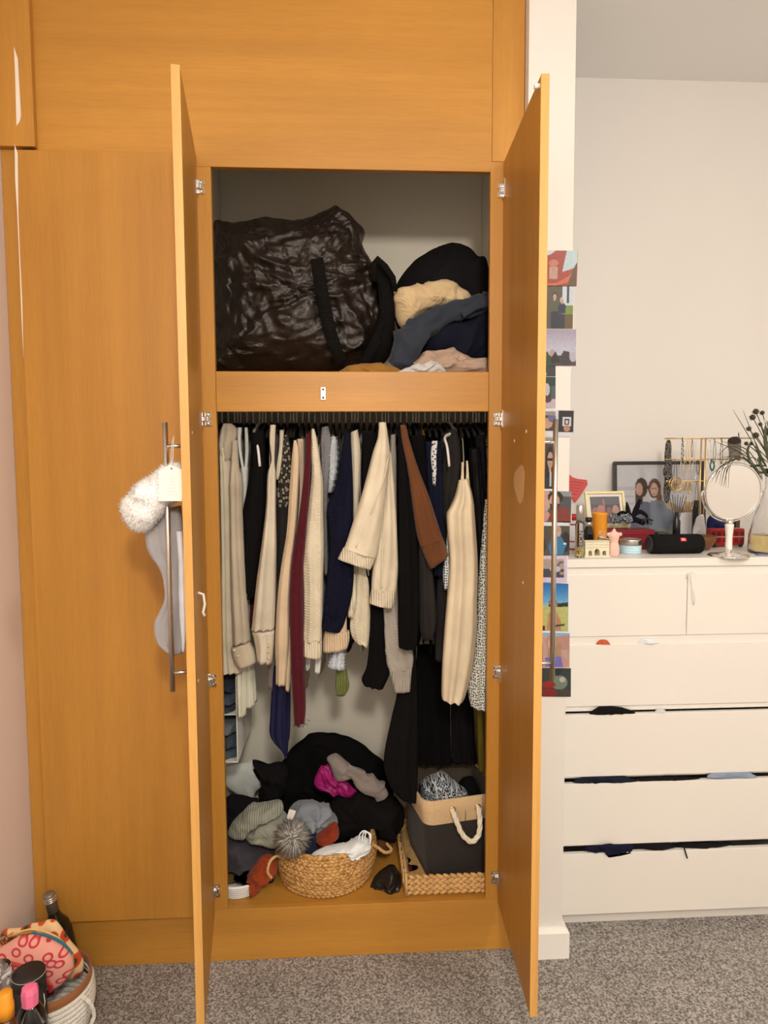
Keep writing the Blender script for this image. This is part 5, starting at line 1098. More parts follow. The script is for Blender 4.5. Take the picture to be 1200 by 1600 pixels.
for z in (.60, .78, .95): obj('cornice', MB().box(p.x-w*1.04, p.x+w*1.04, p.y-.002, p.y+dpt+.002, ZK+ht*z, ZK+ht*(z+.05)), M_STN, t, smooth=False, bevel=.0005)
for i in range(7): q = p.x-w*.9+i*w*.3; obj('relief_block', MB().box(q-.003, q+.003, p.y-.0012, p.y+.002, ZK+ht*.83, ZK+ht*.92), M_STN, t, smooth=False)
# pink torso candle
p = sp(959, 869); k = mm_(p.y); H = hz(p, 826)-ZK
prf = [(7.5, 0), (8.2, .06), (8.6, .2), (8.8, .32), (7.2, .45), (6.6, .52), (8.0, .64), (9.4, .74), (9.8, .80), (7.6, .86), (3.2, .90), (2.6, .96), (.3, 1.0)]
t = thing('torso_candle', 'pale pink wax candle shaped like a torso', 'candle', p)
M_PW = plain('pink_wax', alb((232, 176, 148), 1.05), .45, noise_amt=.03, Subsurface_Weight=.2)
mb = MB().lathe([(a*k, h*H) for a, h in prf], p, 28, None, 1, .62)
for v in mb.v:
    f = (v.z-ZK)/H
    v.x += .1*k*10*math.sin(f*6)*.5
    if .6 < f < .82: v.y -= .004*math.exp(-((abs(v.x-p.x)-4*k)/(2.2*k))**2)*(1 if v.y < p.y else 0)
obj('torso', mb, M_PW, t)
for s in (-1, 1):
    obj('arm_stub', MB().lathe([(.001, -.006), (3.0*k, -.004), (3.4*k, 0), (2.6*k, .005), (.001, .007)], p+Vector((s*9.5*k, 0, H*.79)), 14), M_PW, t)
obj('wick', MB().tube([p+Vector((0, 0, H*.98)), p+Vector((.001, 0, H*1.06))], .0007, 6), M_PAPER, t)
# blue tin
p = sp(985, 864); k = mm_(p.y); r = 16.5*k; t = thing('candle_tin', 'round pale blue patterned tin with a silver lid', 'tin', p)
H = hz(p, 842)-ZK; H1 = hz(p, 851)-ZK
obj('tin_body', MB().lathe([(.001, 0), (r*.97, 0), (r, .002), (r, H1), (.001, H1)], p, 36), fab(alb((176, 200, 196), 1.0), 'plain'), t)
pat = MB()
for i in range(40):
    for j in range(3):
        a = 2*math.pi*(i+.5*(j % 2))/40; c = p+Vector((r*1.002*math.cos(a), r*1.002*math.sin(a), H1*(.2+.28*j)))
        e = Vector((-math.sin(a), math.cos(a), 0))*.0022; u_ = Vector((0, 0, .0026)); n_ = Vector((math.cos(a), math.sin(a), 0))*.0003
        pat.add([c-e+n_, c-u_+n_, c+e+n_, c+u_+n_], [(0, 1, 2, 3)])
obj('pattern', pat, plain('tin_pattern', alb((222, 222, 206)), .5), t, smooth=False)
obj('lid', MB().lathe([(r*1.015, H1), (r*1.02, H-.003), (r*1.0, H), (r*.9, H+.0006), (r*.88, H-.0008), (.001, H-.0008)], p, 36), M_STEEL, t)
# red box
a = sp(952, 859); t = thing('red_box', 'dark red gift box behind the pale blue tin', 'box', (at(987, 860, .30).x, .34, ZK))
x0 = at(951, 840, .30).x; x1 = at(1022, 840, .30).x; zt2 = at(987, 828, .30).z
M_RB = plain('red_card', lin((122, 16, 30)), .5)
obj('box_body', MB().box(x0, x1, .30, .375, ZK, zt2-.018), M_RB, t, smooth=False, bevel=.001)
obj('lid', MB().box(x0-.002, x1+.002, .298, .377, zt2-.018, zt2), M_RB, t, smooth=False, bevel=.001)
# hair accessories on the red box
t = thing('hair_scrunchie', 'black and white spotted hair scrunchie lying on the red box', 'hair accessory', (at(975, 820, .33).x, .33, zt2))
c = at(970, 812, .32)
pts = [c+Vector((.028*math.cos(2*math.pi*i/60), .020*math.sin(2*math.pi*i/60), .006*math.sin(6*math.pi*i/60)+.004)) for i in range(60)]
obj('ruffle', MB().tube(pts, [.0105+.0035*math.sin(i*1.9) for i in range(60)], 10, closed=True), fab(alb((150, 150, 146)), 'leopard'), t)
t = thing('velvet_bow', 'black velvet hair bow with two upright loops on the red box', 'hair accessory', (at(990, 820, .34).x, .34, zt2))
VB = fab((.010, .010, .016))
for path in ([(984, 812, 3.2), (981, 796, 4.0), (979, 784, 1.6)], [(988, 812, 3.5), (994, 795, 4.2), (1000, 780, 2.0)], [(988, 808, 3), (1000, 800, 3.6), (1010, 806, 3.2), (1012, 818, 1.6)], [(980, 816, 4), (992, 812, 5), (1006, 818, 4)], [(962, 808, 3), (972, 802, 4.5), (984, 808, 4)]):
    obj('loop', limb_mb(path, .363 if path[0][0] in (962, 980) else .352, .6, wr=.002, seed=1, n=12), VB, t)
t = thing('hair_claw', 'black plastic hair claw at the right end of the red box', 'hair accessory', (at(1010, 820, .34).x, .34, zt2))
for s in (-1, 1):
    for k_ in range(4):
        q = at(1002+k_*5, 820, .34+s*.006); obj('tooth', MB().tube([q+Vector((0, s*.004, 0)), q+Vector((0, s*.008, .012)), q+Vector((0, 0, .02))], .0016, 6), M_BLACKP, t)
obj('spring_bar', MB().tube([at(1000, 812, .34), at(1010, 810, .34), at(1020, 813, .34)], .003, 8), M_BLACKP, t)
# framed pictures
def frame(name, label, corners, Yb, Yt, fw, depth, mat, bgc, shapes, mat_w, seed, nx=90, ny=80):
    """corners tl, tr, br, bl in px; bottom edge at Yb, top leaning back to Yt"""
    tl, tr, br, bl = at(*corners[0], Yt), at(*corners[1], Yt), at(*corners[2], Yb), at(*corners[3], Yb)
    ex = tr-tl; ey = bl-tl; w_ = ex.length; h_ = ey.length; n_ = ex.cross(ey).normalized()
    if n_.y > 0: n_ = -n_
    t = thing(name, label, 'picture frame', (tl+tr+bl+br)/4+Vector((0, 0, -h_/2)))
    eu = ex.normalized(); ev = ey.normalized()
    def bar(u0, u1, v0, v1, nm, mt, d0, d1):
        vs = [tl+eu*u+ev*v+n_*d for u in (u0, u1) for v in (v0, v1) for d in (d0, d1)]
        mb = MB().add(vs, [(0, 1, 3, 2), (4, 6, 7, 5), (0, 4, 5, 1), (2, 3, 7, 6), (0, 2, 6, 4), (1, 5, 7, 3)])
        return obj(nm, mb, mt, t, smooth=False, bevel=.001 if nm == 'frame_bar' else 0)
    bar(0, w_, 0, fw, 'frame_bar', mat, 0, depth); bar(0, w_, h_-fw, h_, 'frame_bar', mat, 0, depth)
    bar(0, fw, fw, h_-fw, 'frame_bar', mat, 0, depth); bar(w_-fw, w_, fw, h_-fw, 'frame_bar', mat, 0, depth)
    bar(fw*.9, w_-fw*.9, fw*.9, h_-fw*.9, 'mount', M_PAPER, .001, .004)
    O = tl+eu*(fw+mat_w)+ev*(fw+mat_w)+n_*.0045
    picture('picture', O, eu*(w_-2*fw-2*mat_w), ev*(h_-2*fw-2*mat_w), bgc, shapes, t, nx, ny, grain=.06, seed=seed)
    return t
frame('framed_photograph', 'large black picture frame with photo of two people back to back', [(957, 722), (1098, 721), (1097, 846.5), (958, 846.5)], .53, .585, .0125, .014, plain('black_frame', (.012, .012, .013), .4), (206, 196, 184),
  [('r', .0, .3, .22, .34, (188, 178, 168)), ('r', .02, .42, .2, .44, (186, 176, 166)), ('r', .02, .52, .2, .54, (186, 176, 166)), ('r', .6, .24, .9, .36, (176, 150, 112)), ('r', .62, .4, .96, .98, (216, 208, 198)),
   ('p', [(.18, .62), (.28, .5), (.42, .52), (.46, .98), (.14, .98)], (104, 108, 114)), ('p', [(.40, .5), (.52, .47), (.62, .55), (.72, .78), (.8, .98), (.38, .98)], (128, 130, 134)),
   ('e', .29, .31, .078, .14, (70, 50, 38)), ('r', .215, .32, .31, .54, (66, 46, 36)), ('e', .265, .33, .043, .09, (196, 150, 126)), ('e', .45, .32, .078, .14, (92, 62, 42)), ('p', [(.46, .3), (.525, .32), (.54, .5), (.47, .5)], (120, 84, 52)), ('e', .445, .34, .046, .095, (204, 158, 134)), ('r', .42, .395, .465, .41, (170, 100, 90)), ('e', .43, .325, .008, .01, (60, 40, 36)), ('e', .462, .325, .008, .01, (60, 40, 36)), ('r', .245, .385, .275, .395, (160, 96, 88)), ('p', [(.55, .5), (.66, .52), (.84, .66), (.8, .7), (.6, .6)], (190, 160, 120)), ('p', [(.5, .88), (.9, .94), (.9, 1), (.5, 1)], (150, 140, 120))], .004, 31)
frame('framed_photograph', 'small pale gold picture frame with a group photo inside a white mount', [(912, 769), (973, 768), (978, 824), (918, 826)], .40, .43, .0085, .012, plain('pale_gold_frame', alb((226, 200, 136), 1.1), .35), (96, 90, 88),
  [('r', 0, 0, 1, .3, (112, 106, 104)), ('e', .14, .6, .12, .2, (176, 120, 100)), ('e', .34, .5, .13, .18, (196, 134, 110)), ('r', .43, .1, .48, .7, (206, 120, 110)), ('e', .62, .6, .09, .2, (150, 110, 96)), ('e', .84, .55, .12, .22, (206, 150, 124)), ('r', 0, .78, .5, 1, (120, 60, 50)), ('r', .55, .8, 1, 1, (190, 150, 130))], .010, 32)
# pink heart-shaped note on the back wall
P = [at(x, y, .588) for x, y in ((884, 744), (889, 741), (895, 746), (902, 748), (917, 750), (918, 757), (908, 773), (899, 785), (892, 775), (884, 764))]
t = thing('paper_heart', 'coral pink heart-shaped paper note behind the perfume bottles', 'note', (P[0].x+.03, .588, min(q.z for q in P)))
obj('paper', MB().prism([(q.x, q.z) for q in P], .5872, .5995), plain('coral_paper', lin((206, 92, 92)), .8), t, smooth=False)
ln = MB()
for i in range(5):
    q = at(888, 753+i*4.5, .587); q2 = at(912-i*3, 755+i*4.3, .587); ln.tube([q+Vector((0, -.0003, 0)), (q+q2)/2+Vector((0, -.0003, .002)), q2+Vector((0, -.0003, 0))], .0006, 5)
obj('written_lines', ln, plain('coral_ink', lin((170, 66, 70)), .8), t)
# bluetooth speaker
p = sp(1062, 867); k = mm_(p.y); r = 16*k; L = 44.5*k; zc_ = ZK+r
t = thing('bluetooth_speaker', 'black cylindrical portable speaker with a small red logo badge', 'speaker', p)
RX = Matrix.Rotation(math.pi/2, 4, 'Y')
obj('fabric_body', MB().lathe([(r*.8, -L*.97), (r*.95, -L*.93), (r, -L*.86), (r, L*.86), (r*.95, L*.93), (r*.8, L*.97)], (p.x, p.y+r, zc_), 40, RX), fab((.0095, .0095, .0105)), t)
for s in (-1, 1):
    obj('end_cap', MB().lathe([(r*.8, s*L*.97), (r*.84, s*L*.99), (r*.7, s*L), (r*.55, s*L*.985), (.001, s*L*.98)], (p.x, p.y+r, zc_), 32, RX), plain('speaker_rubber', (.035, .035, .037), .5), t)
obj('foot_rail', MB().box(p.x-L*.7, p.x+L*.7, p.y+r-.012, p.y+r+.012, ZK, ZK+.006), M_BLACKP, t, smooth=False, bevel=.001)
bp = at(1066, 843.5, p.y+r*.35)
Mb = Matrix.Translation(Vector((bp.x, p.y+r-r*.87, zc_+r*.52))) @ Matrix.Rotation(-.54, 4, 'X')
bd = obj('badge', MB().box(-.0095, .0095, -.0022, .003, -.0062, .0062, Mb), plain('badge_red', lin((214, 40, 44)), .4), t, smooth=False, bevel=.0006)
obj('lettering', place(text_mesh('JBL', .0095, .0002), Mb @ Matrix.Translation((0, -.0024, 0)) @ FRONT), plain('badge_white', (.85, .8, .76), .4), bd)
# wooden bowl with papers
p = sp(1100, 860); k = mm_(p.y); t = thing('wooden_bowl', 'shallow brown wooden bowl half hidden behind the speaker', 'bowl', (p.x, .285, ZK))
M_BW = wood('bowl_wood', lin((128, 82, 48)), 'X'); rb = .050; hb = hz(p, 838)-ZK
obj('bowl', MB().lathe([(.001, 0), (rb*.5, 0), (rb*.75, hb*.3), (rb*.95, hb*.75), (rb, hb), (rb*.96, hb), (rb*.88, hb*.7), (rb*.6, hb*.25), (.001, hb*.2)], (p.x, .285, ZK), 40), M_BW, t)
for nm, lb1, x, y, w1, h1, c, rot in (('folded_card', 'beige folded card lying behind the speaker', 1050, 831, .014, .012, (196, 156, 112), .1), ('yellow_card', 'mustard yellow card lying behind the speaker', 1066, 832, .011, .010, (204, 150, 70), -.2), ('grey_notebook', 'slate grey little notebook standing behind the speaker', 1032, 830, .018, .020, (66, 72, 80), 0)):
    q = at(x, y+6, .33); o = obj(nm, MB().box(-w1/1, w1/1, -.02, .02, 0, h1*2+.02, Matrix.Translation((q.x, .328, ZK)) @ Matrix.Rotation(rot, 4, 'Z')), plain(nm, lin(c), .7), smooth=False, bevel=.001); tag(o, lb1, 'stationery')
# jewellery stand
YJ = .40
t = thing('jewellery_stand', 'gold jewellery stand with three tiers of bars', 'jewellery stand', (at(1097, 840, YJ).x, YJ, ZK))
xj0 = at(1097, 760, YJ).x
base = obj('base', MB().box(xj0-.09, xj0+.09, YJ-.033, YJ+.04, ZK, ZK+.008), M_GOLD, t, smooth=False, bevel=.002)
for dx in (-.008, .008): obj('post', MB().tube([(xj0+dx, YJ, ZK+.006), (xj0+dx, YJ, at(1097, 684, YJ).z)], .0028, 8), M_GOLD, t)
bars = []
for y, xa, xb in ((686, 1040, 1182), (719, 1042, 1168), (753, 1042, 1150)):
    A = at(xa, y-1, YJ); B_ = at(xb, y+1, YJ); B_.z = A.z
    bars.append((A, B_)); obj('bar', MB().tube([A, (A+B_)/2, B_], .0026, 8), M_GOLD, t)
    for e in (A, B_): obj('bar_tip', MB().lathe([(.001, -.004), (.004, 0), (.001, .004)], e, 10), M_GOLD, t)
NG = 'necklaces on the gold jewellery stand'
rnd = random.Random(11)
def necklace(label, x, y0, drop, w, mat, bead=0, r=.0009, pend=None):
    top = at(x, y0, YJ); bz_ = at(x, y0+drop, YJ).z; hw = w*mm_(YJ)/2
    t2 = thing('necklace', label, 'necklace', (top.x, YJ, bz_), NG)
    pts = [Vector(q) for q in spline([(top.x+hw*.15, YJ+.0034, top.z-.002), (top.x, YJ, top.z+.0036), (top.x-hw*.3, YJ-.004, top.z-.004), (top.x-hw, YJ-.005, (top.z*.5+bz_*.5)), (top.x-hw*.6, YJ-.005, bz_+.006), (top.x, YJ-.005, bz_), (top.x+hw*.6, YJ-.005, bz_+.006), (top.x+hw, YJ-.004, (top.z*.5+bz_*.5)), (top.x+hw*.3, YJ-.003, top.z-.004)], 40)]
    obj('chain', MB().tube(pts, r, 6), mat, t2)
    if bead:
        mb = MB()
        for q in pts[2::2]: mb.lathe([(.0004, -bead), (bead*.8, -bead*.6), (bead, 0), (bead*.8, bead*.6), (.0004, bead)], q, 8)
        obj('beads', mb, mat, t2)
    if pend: obj('pendant', MB().lathe([(.0004, -pend), (pend, 0), (.0004, pend)], pts[int(len(pts)*.62)]+Vector((0, -.001, -pend)), 10), mat, t2)
M_DKB = plain('dark_beads', lin((58, 48, 40)), .35); M_SIL = plain('silver', (.7, .68, .65), .25, 1); M_TEAL = plain('teal_stone', lin((40, 96, 84)), .3); M_BRZ = plain('bronze', lin((112, 86, 56)), .35, .6)
for i, (x, y, d, w, mt, bd, pe, lb1) in enumerate((
  (1066, 686, 36, 3, M_DKB, .0026, None, 'dark bead necklace hanging first on the top jewellery bar'),
  (1073, 686, 32, 3, M_GOLD, 0, .002, 'thin gold chain beside the dark beads on the top bar'),
  (1077, 686, 36, 3, M_GOLD, 0, None, 'fine gold chain without pendant on the top bar'),
  (1081, 686, 28, 3, M_BRZ, .0014, None, 'small bronze bead chain on the top bar'),
  (1086, 686, 34, 3, M_SIL, 0, .002, 'thin silver chain left of the gold posts on the top bar'),
  (1108, 686, 38, 5, M_SIL, .0018, None, 'silver zigzag link necklace right of the posts on the top bar'),
  (1116, 686, 36, 4, M_DKB, 0, .003, 'dark cord necklace on the top bar'),
  (1127, 686, 38, 4, M_DKB, .0020, None, 'black bead strand near the hanging pouch on the top bar'),
  (1055, 719, 40, 5, M_DKB, 0, .003, 'black cord with pendant on the middle jewellery bar'),
  (1064, 719, 46, 5, M_SIL, .0018, None, 'silver bead necklace on the middle bar'),
  (1070, 719, 28, 7, M_GOLD, 0, .002, 'looping gold chain on the middle bar'),
  (1078, 719, 50, 6, M_GOLD, .0012, .003, 'long gold bead chain with pendant on the middle bar'),
  (1084, 719, 30, 8, M_SIL, 0, None, 'loose silver chain on the middle bar'),
  (1090, 719, 22, 5, M_BRZ, .0016, None, 'bronze bangle chain beside the posts on the middle bar'),
  (1112, 719, 16, 7, M_TEAL, .0035, None, 'teal stone necklace right of the posts on the middle bar'),
  (1068, 753, 36, 5, M_SIL, .0012, .004, 'silver chain with charm on the lowest jewellery bar'),
  (1074, 753, 34, 4, M_GOLD, 0, .003, 'short gold chain with charm on the lowest bar'),
  (1081, 753, 40, 6, M_SIL, 0, .004, 'silver chain with butterfly charm on the lowest bar'),
  (1088, 753, 38, 5, M_BRZ, .0014, None, 'bronze bead strand on the lowest bar'))):
    necklace(lb1, x, y, d, w, mt, bd, pend=pe)
t = thing('bangle_set', 'gold hoop bangles looped over the lowest jewellery bar', 'bangles', tuple(at(1055, 770, YJ-.01)))
for i, (x, y, rr_, tl_) in enumerate(((1055, 756, 11, .3), (1057, 758, 9, -.4), (1054, 760, 7.5, .6), (1058, 753, 8, .1))):
    c = at(x, y, YJ-.012-.006*i); r_ = rr_*mm_(YJ)
    obj('hoop', MB().tube([c+Vector((r_*math.cos(a*.2618)*math.cos(tl_), r_*math.cos(a*.2618)*math.sin(tl_)*.5, r_*math.sin(a*.2618))) for a in range(24)], .0013, 6, closed=True), M_GOLD, t)
cloth('beaded_lanyard', 'grey beaded lanyard hanging from the end of the top jewellery bar', 'lanyard', [(1041, 690), (1048, 690), (1049, 720), (1051, 750), (1047, 770), (1044, 786), (1037, 780), (1038, 750), (1038, 720)], YJ+.014, .011, fab(alb((92, 82, 72), 1.1), 'lace'), wr=.008, ws=40, seed=90)
t = thing('hanging_pouch', 'taupe drawstring pouch hanging from the top jewellery bar', 'pouch', tuple(at(1147, 722, YJ-.01)))
obj('bag', lump_mb([(1138, 688), (1148, 682), (1157, 686), (1157, 705), (1156, 720), (1146, 716), (1140, 720), (1139, 705)], YJ-.012, .014, wr=.004, ws=30, seed=91, nb=44), fab(alb((118, 104, 90), 1.1)), t)
obj('flap', lump_mb([(1137, 690), (1143, 683), (1153, 683), (1158, 690), (1150, 696)], YJ-.022, .008, wr=.002, ws=30, seed=92, nb=36), fab(lin((52, 44, 40))), t)
obj('cord', MB().tube([at(1153, 690, YJ-.01), at(1154, 676, YJ-.006), at(1156, 686, YJ)], .0012, 6), fab(lin((52, 44, 40))), t)
# reed diffuser
p = sp(1056, 857); t = thing('reed_diffuser', 'black reed diffuser bottle with dark reeds behind the speaker', 'diffuser', p)
r = 6*mm_(p.y); H = hz(p, 800)-ZK
obj('bottle', MB().lathe([(.001, 0), (r, 0), (r, H*.75), (r*.5, H*.85), (r*.5, H), (.001, H)], p, 20), plain('matt_black_glass', (.01, .01, .01), .3), t)
for k_ in range(7):
    e = at(1046+k_*4.4, 776-3*(k_ % 2), p.y+.01*(k_ % 3)); obj('reed', MB().tube([p+Vector((0, 0, H*.6)), e], .0013, 6), plain('dark_reed', lin((46, 38, 34)), .7), t)
# cards and pouch behind the mirror
def card(nm, lb1, cat, x0, x1, y0, y1, Y, c, th=.01):
    a = at(x0, y0, Y); b_ = at(x1, y1, Y); o = obj(nm, MB().box(a.x, b_.x, Y, Y+th, ZK, a.z), plain(nm, alb(c, 1.05), .7), smooth=False, bevel=.001); return tag(o, lb1, cat)
card('white_gift_box', 'white slim gift box standing behind the jewellery stand', 'box', 1062, 1084, 802, 830, .46, (214, 204, 190), .04)
card('kraft_card', 'brown kraft card standing behind the white gift box', 'card', 1069, 1084, 784, 830, .51, (170, 134, 98), .003)
card('black_makeup_box', 'tall narrow black box beside the jewellery stand posts', 'box', 1085, 1093, 782, 830, .445, (40, 34, 32), .012)
card('brown_box', 'dark brown narrow box behind the mirror stem', 'box', 1150, 1156, 812, 830, .50, (84, 58, 44), .02)
cloth('jewellery_pouch', 'white cotton drawstring pouch leaning on the jewellery stand', 'pouch', [(1083, 836), (1086, 815), (1091, 806), (1099, 805), (1101, 820), (1102, 836)], .355, .016, fab(alb((218, 208, 192), 1.1)), wr=.004, ws=26, seed=93, nb=44)
cloth('blue_silk_scarf', 'royal blue silk scarf bundled behind the round mirror', 'scarf', [(1108, 836), (1106, 812), (1115, 804), (1130, 808), (1142, 822), (1140, 838)], .42, .03, fab(lin((26, 42, 96)), 'satin'), wr=.008, ws=22, seed=94, nb=48)
# toy bus
p = sp(1137, 855); k = mm_(p.y); t = thing('toy_bus', 'red double-deck toy bus parked behind the mirror stem', 'toy bus', p)
x0, x1 = at(1110, 840, p.y).x, at(1164, 840, p.y).x; z0 = ZK+.006; z1 = hz(p, 826); M_BUS = plain('bus_red', lin((168, 22, 34)), .3)
y0, y1 = p.y, p.y+.035
obj('bus_body', MB().box(x0, x1, y0, y1, z0, z1), M_BUS, t, smooth=False, bevel=.005)
M_BWIN = plain('bus_window', lin((92, 30, 36)), .15)
n_w = 6; ww = (x1-x0)/n_w
for row_, (za, zb_) in enumerate(((.58, .82), (.2, .46))):
    for i in range(n_w):
        obj('bus_window', MB().box(x0+ww*(i+.18), x0+ww*(i+.82), y0-.0006, y0+.002, z0+(z1-z0)*za, z0+(z1-z0)*zb_), M_BWIN, t, smooth=False)
obj('cream_stripe', MB().box(x0+.001, x1-.001, y0-.0005, y0+.001, z0+(z1-z0)*.5, z0+(z1-z0)*.535), plain('bus_cream', lin((214, 180, 160)), .5), t, smooth=False)
for xx in (x0+.014, x1-.016):
    obj('wheel', MB().lathe([(.001, -.001), (.007, -.001), (.0075, .002), (.0075, .005), (.001, .006)], (xx, y0+.002, ZK+.0075), 16, Matrix.Rotation(math.pi/2, 4, 'X')), M_BLACKP, t)
# round table mirror
p = sp(1138, 869); k = mm_(p.y); t = thing('table_mirror', 'round chrome table mirror on a white stem and round base', 'mirror', p)
obj('base', MB().lathe([(.001, 0), (31*k, 0), (31*k, .003), (29*k, .006), (14*k, .010), (7*k, .014), (5*k, .022), (.001, .022)], p, 40), M_CHROME, t)
zs0, zs1 = ZK+.014, hz(p, 817)
hs = zs1-zs0
obj('stem', MB().lathe([(5*k, .006), (5.4*k, hs*.2), (5.0*k, hs*.5), (6.6*k, hs*.88), (6.6*k, hs*.96), (.001, hs*.96)], (p.x, p.y, zs0), 24), M_WHITEP, t)
obj('collar', MB().lathe([(4.6*k, 0), (4.6*k, hs*.1), (.001, hs*.1)], (p.x, p.y, zs0), 20), M_CHROME, t)
obj('neck', MB().lathe([(5.2*k, hs*.9), (5.2*k, hs*1.12), (.001, hs*1.12)], (p.x, p.y, zs0), 20), M_CHROME, t)
mc = at(1144.5, 768, p.y); R_ = 46.5*k
MT = Matrix.Translation(mc) @ Matrix.Rotation(math.pi/2+.14, 4, 'X')
ringp = lambda rr_, zz_: [MT @ Vector((rr_*math.cos(2*math.pi*i/56), rr_*math.sin(2*math.pi*i/56), zz_)) for i in range(56)]
hd = obj('head_rim', MB().rings([ringp(R_*.93, .006), ringp(R_*.97, .0085), ringp(R_, .006), ringp(R_*1.02, 0), ringp(R_, -.006), ringp(R_*.9, -.009), ringp(R_*.2, -.010)], True, False, True), M_CHROME, t)
obj('mirror_glass', MB().rings([ringp(R_*.94, .0062), ringp(R_*.05, .0062)], True, False, True), plain('mirror_silver', (.9, .89, .87), .015, 1, noise_amt=0), hd, smooth=False)
for s in (-1, 1): obj('pivot', MB().tube([MT @ Vector((s*R_, 0, 0)), MT @ Vector((s*R_*1.07, 0, 0))], .004, 10), M_CHROME, hd)
yk = MB().tube([MT @ Vector((R_*1.07*math.sin(a), R_*1.07*-math.cos(a)*1.0, -.002)) for a in [x*.157-1.57 for x in range(21)]], .0026, 8)
obj('yoke', yk, M_CHROME, t)
# glass vase with cut stems
pv = sp(1212, 864); k = mm_(pv.y); t = thing('glass_vase', 'clear glass vase with yellowish water and dried stems', 'vase', pv)
zz2 = lambda y: hz(pv, y)-ZK
vp = [(40, 864), (41, 858), (40, 836), (34, 810), (25, 785), (19, 762), (19, 745), (23, 732)]
outp = [(a*k, max(0, zz2(y))) for a, y in vp]; inn = [(a*k-.003, max(.006, zz2(y))) for a, y in vp[::-1]]
obj('glass', MB().lathe([(.001, 0)]+outp+inn+[(.001, .006)], pv, 40), GL, t)
obj('water', MB().lathe([(.001, .0065), (36.5*k, .0065), (38*k, zz2(850)), (37.3*k, zz2(836)), (.001, zz2(836))], pv, 36), glass('vase_water', (.75, .62, .30), 0, 1.33), t)
M_STEM = plain('stem_green', lin((70, 74, 44)), .6); M_LEAF = plain('leaf_green', lin((60, 66, 40)), .55, noise_amt=.3, nscale=40); M_THIS = plain('thistle_head', lin((64, 56, 46)), .9, noise_amt=.4, nscale=80); M_BLOOM = plain('cream_bloom', alb((214, 206, 184)), .8)
FB = thing('flower_bunch', 'bunch of dried thistles, grasses and a cream bloom in the glass vase', 'flowers', pv+Vector((0, 0, .01)))
neck = pv+Vector((0, 0, zz2(748)))
def stem(x, y, Y, r=.0016):
    e = at(x, y, Y); b0 = pv+Vector((rnd.uniform(-.02, .02), rnd.uniform(-.02, .02), .02)); nk = neck+Vector((rnd.uniform(-.012, .008), rnd.uniform(-.012, .012), 0))
    obj('stem', MB().tube([Vector(q) for q in spline([tuple(b0), tuple(nk), tuple((nk+e)/2+Vector((0, 0, .015))), tuple(e)], 14)], r, 6), M_STEM, FB); return e
for (x, y, rr_) in ((1181, 640, 4.6), (1191, 642, 3.4), (1176, 649, 4.4), (1170, 667, 3.6), (1181, 677, 4.6), (1166, 690, 3), (1198, 672, 4), (1174, 690, 2.6), (1188, 660, 3), (1206, 640, 4)):
    e = stem(x, y+3, pv.y+rnd.uniform(-.03, .03)); r_ = rr_*k
    mb = MB().lathe([(.0003, -r_), (r_*.7, -r_*.7), (r_, 0), (r_*.7, r_*.7), (.0003, r_)], e, 12)
    sp_ = fur_mb(e, r_, 60, r_*.7, .0005, int(x)); mb.add(sp_.v, sp_.f); obj('thistle', mb, M_THIS, FB)
e = stem(1199, 662, pv.y-.02)
for i in range(26):
    a = i*2.4; rr_ = .006+.0012*(i % 8); tip = e+Vector((rr_*math.cos(a)*1.6, -.006+rr_*math.sin(a)*.6, .012-rr_*.4+.006*math.sin(i)))
    obj('petal', MB().tube([e, (e+tip)/2+Vector((0, 0, .002)), tip], [.001, .0032, .0008], 6, .35), M_BLOOM, FB)
def blade(pts, w, mat=M_LEAF, name='grass_blade'):
    q = [Vector(a) for a in spline([tuple(at(*a)) for a in pts], 14)]; n = len(q)
    obj(name, MB().tube(q, [max(.0004, w*math.sin(math.pi*min(.97, max(.03, (i+.6)/(n+.4))))**.7) for i in range(n)], 6, .25), mat, FB)
bl = pv.y
for pts in ([(1194, 740, bl), (1180, 700, bl-.02), (1145, 640, bl-.02)], [(1194, 740, bl), (1183, 700, bl-.02), (1161, 641, bl-.03)], [(1192, 745, bl), (1170, 705, bl-.03), (1130, 690, bl-.04)],
            [(1192, 745, bl), (1165, 712, bl-.04), (1118, 690, bl-.04)], [(1192, 748, bl), (1160, 715, bl-.05), (1128, 715, bl-.05)], [(1192, 748, bl), (1165, 708, bl-.03), (1140, 697, bl-.04), (1122, 712, bl-.05)],
            [(1192, 750, bl), (1168, 720, bl-.03), (1148, 704, bl-.04), (1130, 728, bl-.05)], [(1194, 735, bl), (1178, 715, bl-.03), (1163, 722, bl-.04)], [(1192, 752, bl), (1172, 730, bl-.02), (1150, 722, bl-.03)]):
    blade(pts, .0016)
# blades drooping in front of the mirror
for x0, y0, x1, y1 in ((1128, 727, 1112, 753), (1133, 726, 1124, 757), (1138, 725, 1134, 762), (1142, 725, 1138, 763), (1126, 730, 1118, 748)):
    blade([(1192, 750, bl), (1165, 716, bl-.07), (x0, y0, p.y-.02), (x1, y1, p.y-.022)], .0016)
for pts, w in (([(1198, 730, bl-.03), (1188, 712, bl-.05), (1180, 690, bl-.05)], .005), ([(1198, 728, bl-.03), (1176, 728, bl-.05), (1158, 736, bl-.05)], .004), ([(1200, 720, bl-.04), (1196, 690, bl-.05), (1196, 665, bl-.05)], .007), ([(1198, 740, bl-.03), (1180, 738, bl-.05), (1166, 750, bl-.05)], .004), ([(1172, 720, bl-.04), (1168, 705, bl-.05), (1172, 692, bl-.05)], .005), ([(1200, 745, bl-.03), (1190, 730, bl-.05), (1184, 715, bl-.05)], .006), ([(1202, 716, bl-.02), (1204, 690, bl-.03), (1200, 668, bl-.03)], .007)):
    blade(pts, w, M_LEAF, 'leaf')
